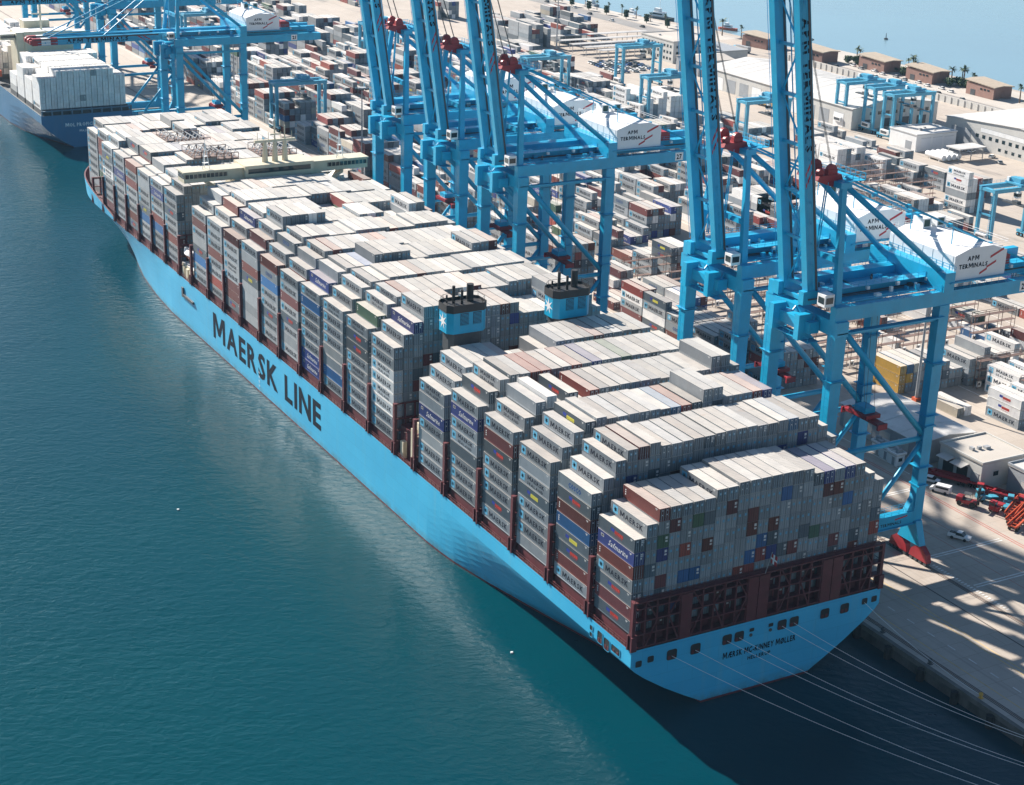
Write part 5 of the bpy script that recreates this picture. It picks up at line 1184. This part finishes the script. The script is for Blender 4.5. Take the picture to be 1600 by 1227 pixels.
for a in (3, 10, 17):
    for b_ in (3, 10): m = MB(); m.box(a - .15, b_ - .15, 0, a + .15, b_ + .15, 5.2); m.build('post', M_steel, c)
for k in range(4): m = MB(); m.tube((-5 + k * 3.0, 4, 1.9), (-5 + k * 3.0, 15, 1.9), 1.35, 14); m.box(-5.8 + k * 3, 6, 0, -4.2 + k * 3, 6.5, 1); m.box(-5.8 + k * 3, 12, 0, -4.2 + k * 3, 12.5, 1); m.build('tank', M_white, c, smooth=False)
def brick_house(x, y, rz, label):
    c = thing('brick_building', (x, y, QZ + .1), label, 'brick building', 'brick buildings along the far shore', R(rz)); c.scale = (.86, .86, .9); o2 = [(-7, -12), (5, -13), (8, -3), (6.5, 10), (-3, 12), (-8, 2)]; o2 = [(-7.5, -13), (1, -11), (7, -13.5), (8, 12), (0, 13), (-7.5, 11)]
    m = MB(); m.prism([(a, b, 0) for a, b in o2], (0, 0, 7.0)); m.build('wall', M_brick, c)
    m = MB(); m.prism([(a * 1.1, b * 1.1, 6.95 + .05 * (b + 13)) for a, b in o2], (0, 0, .5)); m.build('roof', paint('tan_roof', (.40, .33, .25), .8, .12, .3), c)
    for k in range(3):
        m = MB(); m.box(-7.68, -9 + k * 3.1, 4.2, -7.4, -7.4 + k * 3.1, 5.2); m.build('window', M_glass, c)
    m = MB(); m.box(-7.62, 3, 0, -7.4, 7, 3.4); m.build('door', M_dark, c)
for k, (x, y, rz) in enumerate(((481, 438, 0), (480, 485, 2), (477, 522, 3), (462, 560, 6), (460, 612, 10), (488, 385, 0))):
    brick_house(x, y, rz, ['brick building with tan roof nearest the viewer along the shore, beside palms', 'second brick building along the shore from the viewer, beyond a palm gap', 'third brick building along the shore behind the bunched gantry cranes', 'fourth brick building along the shore, beside the tall light mast head', 'farthest brick building along the shore, seen between the two raised booms', 'brick building at the frame edge on the shore'][k])

# ------------------------------------------------------------------ trees
def palm_parts():
    r = random.Random(2); t = MB(); t.tube((0, 0, 0), (.15, .05, 6.2), .3, 7, 0, .2); cr = MB()
    for k in range(24):
        a = r.uniform(0, 2 * math.pi); el = r.uniform(-.5, 1.1); L_ = r.uniform(1.7, 2.5); p0 = Vector((.15, .05, 6.2)); d = Vector((math.cos(a) * math.cos(el), math.sin(a) * math.cos(el), math.sin(el))); prev = p0; sdv = Vector((-math.sin(a), math.cos(a), 0)); w0 = .12
        for j in range(4):
            q = prev + (d * (L_ / 4)); d = (d + Vector((0, 0, -.32))).normalized(); w1 = (.3, .34, .24, .03)[j]
            cr.poly([prev - sdv * w0, prev + sdv * w0, q + sdv * w1, q - sdv * w1]); prev = q; w0 = w1
    return t.mesh('trunk', M_trunk), cr.mesh('crown', M_palm)
def leafy(n, rx, rz, z0, seed, size=.45, sq=False):
    r = random.Random(seed); m = MB()
    cl = [Vector((r.uniform(-1, 1) * rx * .75, r.uniform(-1, 1) * rx * .75, z0 + rz + r.uniform(-1, 1) * rz * .75)) for _ in range(9)]
    for k in range(n):
        c_ = r.choice(cl); p = c_ + Vector((r.gauss(0, .3) * rx, r.gauss(0, .3) * rx, r.gauss(0, .3) * rz)) if not sq else Vector((r.uniform(-rx, rx), r.uniform(-rx, rx), z0 + r.uniform(0, 2 * rz)))
        u = Vector((r.gauss(0, 1), r.gauss(0, 1), r.gauss(0, 1))).normalized(); v = u.orthogonal().normalized(); s = size * r.uniform(.6, 1.4); m.poly([p - u * s, p + v * s * .7, p + u * s, p - v * s * .7])
    return m
PT, PC = palm_parts()
def tree(name, x, y, trunk, crown, label, group, s=1.0, rz=0.0, z=QZ + .03):
    c = thing(name, (x, y, z), label, 'tree', group, rz); c.scale = (s, s, s); link_mesh('trunk', trunk, c); link_mesh('crown', crown, c)
rt = random.Random(4)
for k in range(19):
    y = 690 + k * 14.5; x = lerp_tab([(640, 462), (755, 446), (850, 441), (1400, 436)], y) + (-1.5)
    tree('palm_tree', x, y, PT, PC, 'slim palm in the even row lining the promenade road', 'palms lining the promenade road', rt.uniform(.85, 1.1), rt.uniform(0, 6))
for k, (x, y) in enumerate(((486, 462), (489, 466), (484, 469), (487, 455), (485, 502), (487, 508), (483, 498), (484, 411), (486, 407), (483, 416), (487, 402), (480, 545), (478, 540), (470, 590), (466, 640), (462, 655), (468, 583))):
    tree('palm_tree', x, y, PT, PC, 'tall palm among the shrubs between the brick buildings', 'palms between the brick buildings', rt.uniform(1.15, 1.6), rt.uniform(0, 6))
t_ = MB(); t_.tube((0, 0, 0), (0, 0, 1.4), .22, 6); BT = t_.mesh('trunk', M_trunk); BXC = leafy(900, 1.15, 2.0, 1.2, 8, .34, True).mesh('crown', M_leaf); RDC = leafy(900, 1.9, 1.5, .8, 9, .38).mesh('crown', M_leaf)
for k in range(15): y = 672 + k * 21; tree('clipped_tree', lerp_tab([(640, 452), (755, 438), (850, 433), (1400, 428)], y), y, BT, BXC, 'dark tree clipped into an upright block along the promenade road', 'clipped trees along the promenade road', 1.15)
for k in range(34):
    q = [(485, 400, 419), (485, 452, 470), (484, 498, 512), (477, 536, 548)][k % 4]
    tree('shrub_tree', q[0] + rt.uniform(-5, 5), rt.uniform(q[1], q[2]), BT, RDC, 'round dark shrub in the clumps between the brick buildings', 'shrubs between the brick buildings', rt.uniform(.7, 1.25), rt.uniform(0, 6))

# ------------------------------------------------------------------ vehicles
def loft_car(prof, w, m, mi=0, inset=.0):
    a = [(x, -w / 2 + inset, z) for x, z in prof]; m.prism(a, (0, w - 2 * inset, 0), mi)
def small_car_mesh(col, name):
    m = MB(); loft_car([(-2.1, .35), (2.1, .35), (2.15, .75), (1.1, .92), (-2.0, .95)], 1.75, m, 0); loft_car([(1.1, .92), (.45, 1.42), (-1.2, 1.45), (-1.95, .95)], 1.6, m, 1); m.box(-1.15, -.72, 1.43, .42, .72, 1.5, 0)
    for x in (-1.35, 1.35):
        for s in (-1, 1): m.tube((x, s * .9, .33), (x, s * .68, .33), .33, 10, 2)
    return m.mesh(name, [col, M_glass, M_tyre])
CARC = [('white', M_white), ('dark', M_dark), ('silver', M_steel), ('blue', paint('car_blue', (.05, .12, .3), .3)), ('red', M_bogie)]
CARM = {n: small_car_mesh(mm, 'car') for n, mm in CARC}
def put_car(x, y, rz, colour, label, group, z=QZ + .05):
    o = link_mesh('car', CARM[colour], None, (x, y, z)); o.rotation_euler = (0, 0, R(rz)); tag(o, label, 'car', group)
rcx = random.Random(7)
for row in range(5):
    for k in range(11):
        if rcx.random() < .2: continue
        cc = rcx.choice(['white', 'white', 'silver', 'dark', 'blue']); put_car(324 + row * 6.2 + k * .3, 562 + k * 3.2, rcx.choice([0, 180]), cc, '%s car parked in the rows beside the long white canopies' % cc, 'cars parked beside the canopies')
for k, (x, y, rz, cc) in enumerate(((368, 312, 60, 'silver'), (373, 322, 20, 'white'), (376, 300, 70, 'dark'), (372, 334, 10, 'white'), (371, 338, 10, 'white'))): put_car(x, y, rz, cc, '%s car on the concrete before the wide warehouse, %s from the viewer' % (cc, ORD[k + 1]), 'cars before the wide warehouse')
for k in range(16):
    y = 300 + k * 17 + rcx.uniform(-4, 4); cc = rcx.choice(['white', 'dark', 'silver', 'white']); put_car(449 + rcx.choice([0, 4.5, 9]), y, 90, cc, '%s car driving on the shore road above the retaining wall' % cc, 'cars on the shore road')
for k in range(12):
    y = 640 + k * 30; cc = rcx.choice(['white', 'dark', 'silver']); put_car(430 + rcx.uniform(-6, 3), y, 94, cc, '%s car on the road beside the row of palms' % cc, 'cars beside the row of palms')
for k in range(10): cc = rcx.choice(['white', 'white', 'silver']); put_car(468 + (k % 2) * 2, 452 + k * 9.3, 88, cc, '%s car parked under the brick buildings on the shore' % cc, 'cars parked under the brick buildings')
def near_vehicle(name, label, x, y, rz, col, kind):
    c = thing(name, (x, y, QZ + .05), label, kind, None, R(rz)); m = MB()
    if kind == 'pickup': loft_car([(-2.6, .45), (2.5, .45), (2.55, .95), (1.3, 1.1), (-2.6, 1.1)], 1.85, m); m.box(-2.5, -.8, 1.1, -.75, -.72, 1.35); m.box(-2.5, .72, 1.1, -.75, .8, 1.35)
    elif kind == 'van': loft_car([(-2.5, .4), (2.4, .4), (2.45, 1.0), (1.75, 1.2), (1.1, 2.0), (-2.45, 2.05)], 1.9, m)
    else: loft_car([(-2.1, .38), (2.1, .38), (2.15, .8), (1.1, .95), (-2.0, .98)], 1.8, m)
    bo = m.build('body', [col], c); m = MB()
    if kind == 'pickup': loft_car([(1.25, 1.1), (.6, 1.72), (-.6, 1.75), (-.75, 1.1)], 1.7, m)
    elif kind == 'van': m.poly([(1.77, -.8, 1.22), (1.77, .8, 1.22), (1.14, .75, 1.96), (1.14, -.75, 1.96)]); m.box(-2.2, -.97, 1.25, 1.0, -.95, 1.75); m.box(-2.2, .95, 1.25, 1.0, .97, 1.75)
    else: loft_car([(1.1, .95), (.45, 1.45), (-1.2, 1.48), (-1.95, .98)], 1.65, m)
    m.build('window', M_glass, c)
    if kind != 'van': m = MB(); m.box(*( (-.6, -.78, 1.74, .55, .78, 1.82) if kind == 'pickup' else (-1.15, -.75, 1.46, .42, .75, 1.54) )); m.build('roof', col, c)
    if kind == 'pickup': m = MB(); m.box(-2.45, -.7, 1.12, -.8, .7, 1.16); m.box(-2.3, -.5, 1.16, -1.2, .4, 1.5); m.build('load_bed', M_dark, c)
    for xx in (-1.5, 1.5):
        for s in (-1, 1): m = MB(); m.tube((xx, s * .97, .36), (xx, s * .7, .36), .37, 12); m.build('wheel', M_tyre, c)
    for s in (-1, 1): m = MB(); m.box(2.42 if kind != 'car' else 2.1, s * .7 - .2, .7, 2.58 if kind != 'car' else 2.18, s * .7 + .2, .88); m.build('headlight', M_steel, c)
near_vehicle('pickup_truck', 'white pickup with open load bed alone on the crane lane', 78.4, 26.4, -62, M_white, 'pickup')
near_vehicle('van', 'white van parked beside the red tractors at the workshop', 92.6, 48.3, 118, M_white, 'van')
near_vehicle('car', 'white car partly behind the stern crane leg beside the workshop', 94.8, 54.0, -60, M_white, 'car')
def tractor(x, y, rz, col, label):
    c = thing('terminal_tractor', (x, y, QZ + .05), label, 'tractor', 'terminal tractors outside the workshop', R(rz)); m = MB(); m.box(-2.6, -.55, .7, 2.6, .55, 1.05); m.box(1.0, -1.15, .6, 2.7, 1.15, 1.1); m.box(-2.3, -.9, 1.05, -.6, .9, 1.2); m.build('chassis', col, c)
    m = MB(); m.box(1.0, -1.1, 1.1, 2.6, .3, 2.75); m.box(1.0, .4, 1.1, 2.6, 1.1, 1.7); m.build('cab', col, c); m = MB(); m.box(.97, -1.0, 1.75, 2.63, .2, 2.5); m.box(1.15, -1.13, 1.75, 2.45, .33, 2.5); m.build('window', M_glass, c)
    for xx in (-1.7, 1.8):
        for s in (-1, 1): m = MB(); m.tube((xx, s * 1.1, .52), (xx, s * .65, .52), .52, 10); m.build('wheel', M_tyre, c)
def trailer(x, y, rz, col, label):
    c = thing('yard_trailer', (x, y, QZ + .05), label, 'trailer', 'yard trailers outside the workshop', R(rz)); m = MB()
    for s in (-1, 1): m.box(-6, s * .75 - .12, .95, 6, s * .75 + .12, 1.4)
    for k in range(8): m.box(-5.8 + k * 1.63, -1.2, 1.1, -5.55 + k * 1.63, 1.2, 1.36)
    for s in (-1, 1): m.box(-6, s * 1.2 - .1, 1.2, 6, s * 1.2 + .1, 1.75)
    m.box(5.6, -1.2, 1.2, 6.1, 1.2, 1.9); m.build('frame', col, c)
    for xx in (-5, -3.8):
        for s in (-1, 1): m = MB(); m.tube((xx, s * 1.15, .5), (xx, s * .6, .5), .5, 10); m.build('wheel', M_tyre, c)
    for s in (-1, 1): m = MB(); m.box(3.4, s * .8 - .1, .05, 3.7, s * .8 + .1, 1.0); m.build('support_leg', M_dark, c)
trailer(98.6, 53.2, 118, M_bogie, 'long red yard trailer lying before the open workshop bays'); trailer(100.4, 51.2, 118, M_bogie, 'red yard trailer tight against the open workshop bays')
trailer(103.6, 38.8, 112, M_bogie, 'red yard trailer parked closest to the grey workshop corner'); trailer(101.8, 32.4, 30, M_orange, 'orange red trailer in the tractor cluster behind the blue tractors'); trailer(97.6, 26.6, 25, M_orange, 'orange trailer lowest of the two by the frame edge'); trailer(99.6, 29.2, 25, M_orange, 'orange trailer above the lowest one by the frame edge')
trailer(105.4, 35.6, 112, M_bogie, 'red yard trailer behind the others beside the grey workshop')
M_teal = paint('tractor_blue', (.06, .30, .42), .45, .1, .4)
for x, y, rz, col, lab in ((99.7, 39.8, 160, M_teal, 'pale blue tractor in front of the workshop corner'), (100.8, 34.2, 40, M_teal, 'blue tractor in the middle of the red cluster'), (103.0, 29.8, 40, M_teal, 'blue tractor at the right end of the red cluster'), (98.0, 34.6, 200, M_bogie, 'red tractor at the front of the cluster'), (104.6, 31.6, 100, M_bogie, 'red tractor behind the blue tractors'), (101.6, 41.8, 130, M_bogie, 'red tractor beneath the dark lean-to of the workshop'), (74, 128, 90, M_bogie, 'red tractor under the stern crane on the quay lane'), (72, 205, 90, M_white, 'white tractor on the quay lane ahead of the funnels'), (84, 330, 90, M_bogie, 'red tractor on the quay lane near the ship bridge')): tractor(x, y, rz, col, lab)
c = thing('reach_stacker', (93.2, 39.6, QZ + .05), 'red lift truck with black mast parked alone before the tractor cluster', 'lift truck', None, R(-62)); m = MB(); m.box(-2.6, -1.1, .7, 2.2, 1.1, 1.5); m.box(-2.7, -1.0, 1.5, -1.2, 1.0, 2.1); m.build('body', M_bogie, c); m = MB()
for s in (-1, 1): m.box(2.3, s * .7 - .12, .4, 2.6, s * .7 + .12, 5.2)
m.box(2.3, -.8, 5.0, 2.6, .8, 5.25); m.box(2.6, -1.9, 2.0, 2.85, 1.9, 2.6); m.build('mast', M_black, c); m = MB(); m.box(-1.1, -.8, 1.5, .7, .8, 1.6); m.box(-1.1, -.8, 3.0, .7, .8, 3.1)
for a in (-1.1, .62):
    for b_ in (-.8, .72): m.box(a, b_, 1.6, a + .08, b_ + .08, 3.0)
m.build('cab', M_dark, c)
for xx, rr in ((1.5, .75), (-1.7, .6)):
    for s in (-1, 1): m = MB(); m.tube((xx, s * 1.25, rr), (xx, s * .75, rr), rr, 12); m.build('wheel', M_tyre, c)
def lorry(x, y, rz, cabm, boxm, label):
    c = thing('lorry', (x, y, QZ + .06), label, 'lorry', None, R(rz)); m = MB(); m.box(5.2, -1.2, .7, 7.4, 1.2, 3.2); m.build('cab', cabm, c); m = MB(); m.box(7.38, -1.05, 1.9, 7.46, 1.05, 2.9); m.build('window', M_glass, c); m = MB(); m.box(-6.5, -1.22, 1.25, 5.0, 1.22, 3.9); m.build('trailer_box', boxm, c); m = MB(); m.box(-6.5, -.9, .8, 5.2, .9, 1.2); m.build('chassis', M_dark, c)
    for xx in (-5.2, -4, 4.2, 6.3):
        for s in (-1, 1): m = MB(); m.tube((xx, s * 1.2, .5), (xx, s * .85, .5), .5, 10); m.build('wheel', M_tyre, c)
lorry(436, 598, 94, M_sky, M_steel, 'blue cab lorry on the shore road before the farthest brick building'); lorry(430, 640, 94, M_white, M_wallg, 'white cab lorry behind the blue cab one on the shore road'); lorry(409, 652, 100, M_white, M_white, 'white lorry parked behind the long canopies'); lorry(378, 566, 10, M_white, M_white, 'white coach-like lorry by the dark fronted depot')
lorry(346, 455, 92, M_yellow, M_yellow, 'yellow lorry standing near the long white warehouse'); lorry(325, 399, 60, M_white, M_rail, 'brown flat loaded lorry beside the tall light mast')

# ------------------------------------------------------------------ boats, buoys, flotsam
def boat(x, y, rz, s, label, hullm):
    c = thing('boat', (x, y, 0), label, 'boat', None, R(rz)); c.scale = (s, s, s); o2 = [(-2, -7), (2, -7), (2.2, 2), (1.2, 6), (0, 8), (-1.2, 6), (-2.2, 2)]; m = MB(); m.prism([(a, b, -.4) for a, b in o2], (0, 0, 2.0)); m.build('hull', hullm, c); m = MB(); m.box(-1.4, -3, 1.6, 1.4, 3, 3.6, 0); m.box(-1, -.5, 3.6, 1, 2.4, 5.2, 0); m.build('cabin', M_white, c); m = MB(); m.box(-1.43, -2.6, 2.5, 1.43, 3.05, 3.1); m.build('window', M_glass, c); m = MB(); m.tube((0, 0, 5.2), (0, 0, 9), .1, 5); m.build('mast', M_white, c)
boat(472, 742, 20, 1.5, 'white pilot boat with dark hull moored off the promenade', M_dark); boat(463, 762, 10, 1.0, 'small pale boat moored behind the pilot boat', M_white); boat(462, 815, 0, 1.1, 'small boat moored at the far end of the promenade', M_steel); boat(492, 690, 30, .9, 'small orange and white boat near the farthest brick building', M_orange)
for k, (x, y, lab) in enumerate(((571, 624, 'dark channel buoy alone on the pale sea beyond the buildings'), (523, 580, 'tiny float on the pale sea near the shore'))):
    c = thing('buoy', (x, y, 0), lab, 'buoy'); m = MB(); m.tube((0, 0, -.3), (0, 0, .9), 1.3 if k == 0 else .6, 10); m.build('float', M_dark, c); m = MB(); m.tube((0, 0, .9), (0, 0, 4.2 if k == 0 else 1.5), .35, 6, 0, .15); m.build('marker', M_dark, c)
for k, (x, y) in enumerate(((-74, 122), (-101, 190), (-36, 30))):
    m = MB(); m.prism([(x - .3, y - .15, -.1), (x + .2, y - .25, -.1), (x + .35, y + .12, -.1), (x - .12, y + .28, -.1)], (0, 0, .35)); tag(m.build('flotsam', M_white), 'small pale float drifting on the water, %s from the stern' % ORD[(2, 3, 1)[k]], 'float', 'floats drifting on the water')

# ------------------------------------------------------------------ mooring lines
ML = [(-20.3, 12.0, -84, 0), (-15, 11.9, -84, .6), (-7.8, 12.1, -66, 0), (-5, 12.1, -66, .6), (5.1, 12.2, -50, 0), (8, 12.2, -50, .6), (25.4, 12.6, -28, 0)]
for k, (x, z, yb, d) in enumerate(ML):
    a = Vector((x, -2.1, z)); b = Vector((33.0 + d * .3, yb + d, QZ + .7)); pts = []
    for q in range(17): t = q / 16; p = a.lerp(b, t); p.z -= (a - b).length * .035 * 4 * t * (1 - t); pts.append(p)
    m = MB(); m.path(pts, .042, 5); tag(m.build('mooring_line', M_rope), 'pale mooring line from the %s transom opening to the quay' % ('third', 'fourth', 'fifth', 'sixth', 'seventh', 'eighth', 'eleventh')[k], 'mooring line', 'mooring lines from the stern')

# ------------------------------------------------------------------ air
m = MB(); m.box(-1010, -420, -4.0, 1710, 2010, 178); m.m = [0] * 6
hz = bpy.data.materials.new('haze'); hz.use_nodes = True; nt = hz.node_tree; nt.nodes.clear(); ov = nt.nodes.new('ShaderNodeOutputMaterial'); pv = nt.nodes.new('ShaderNodeVolumePrincipled')
pv.inputs['Color'].default_value = (.40, .72, 1.0, 1); pv.inputs['Density'].default_value = .00004; pv.inputs['Anisotropy'].default_value = .0; nt.links.new(pv.outputs[0], ov.inputs['Volume'])
tag(m.build('haze', hz), 'thin pale air haze over the harbour', None, None, 'stuff')
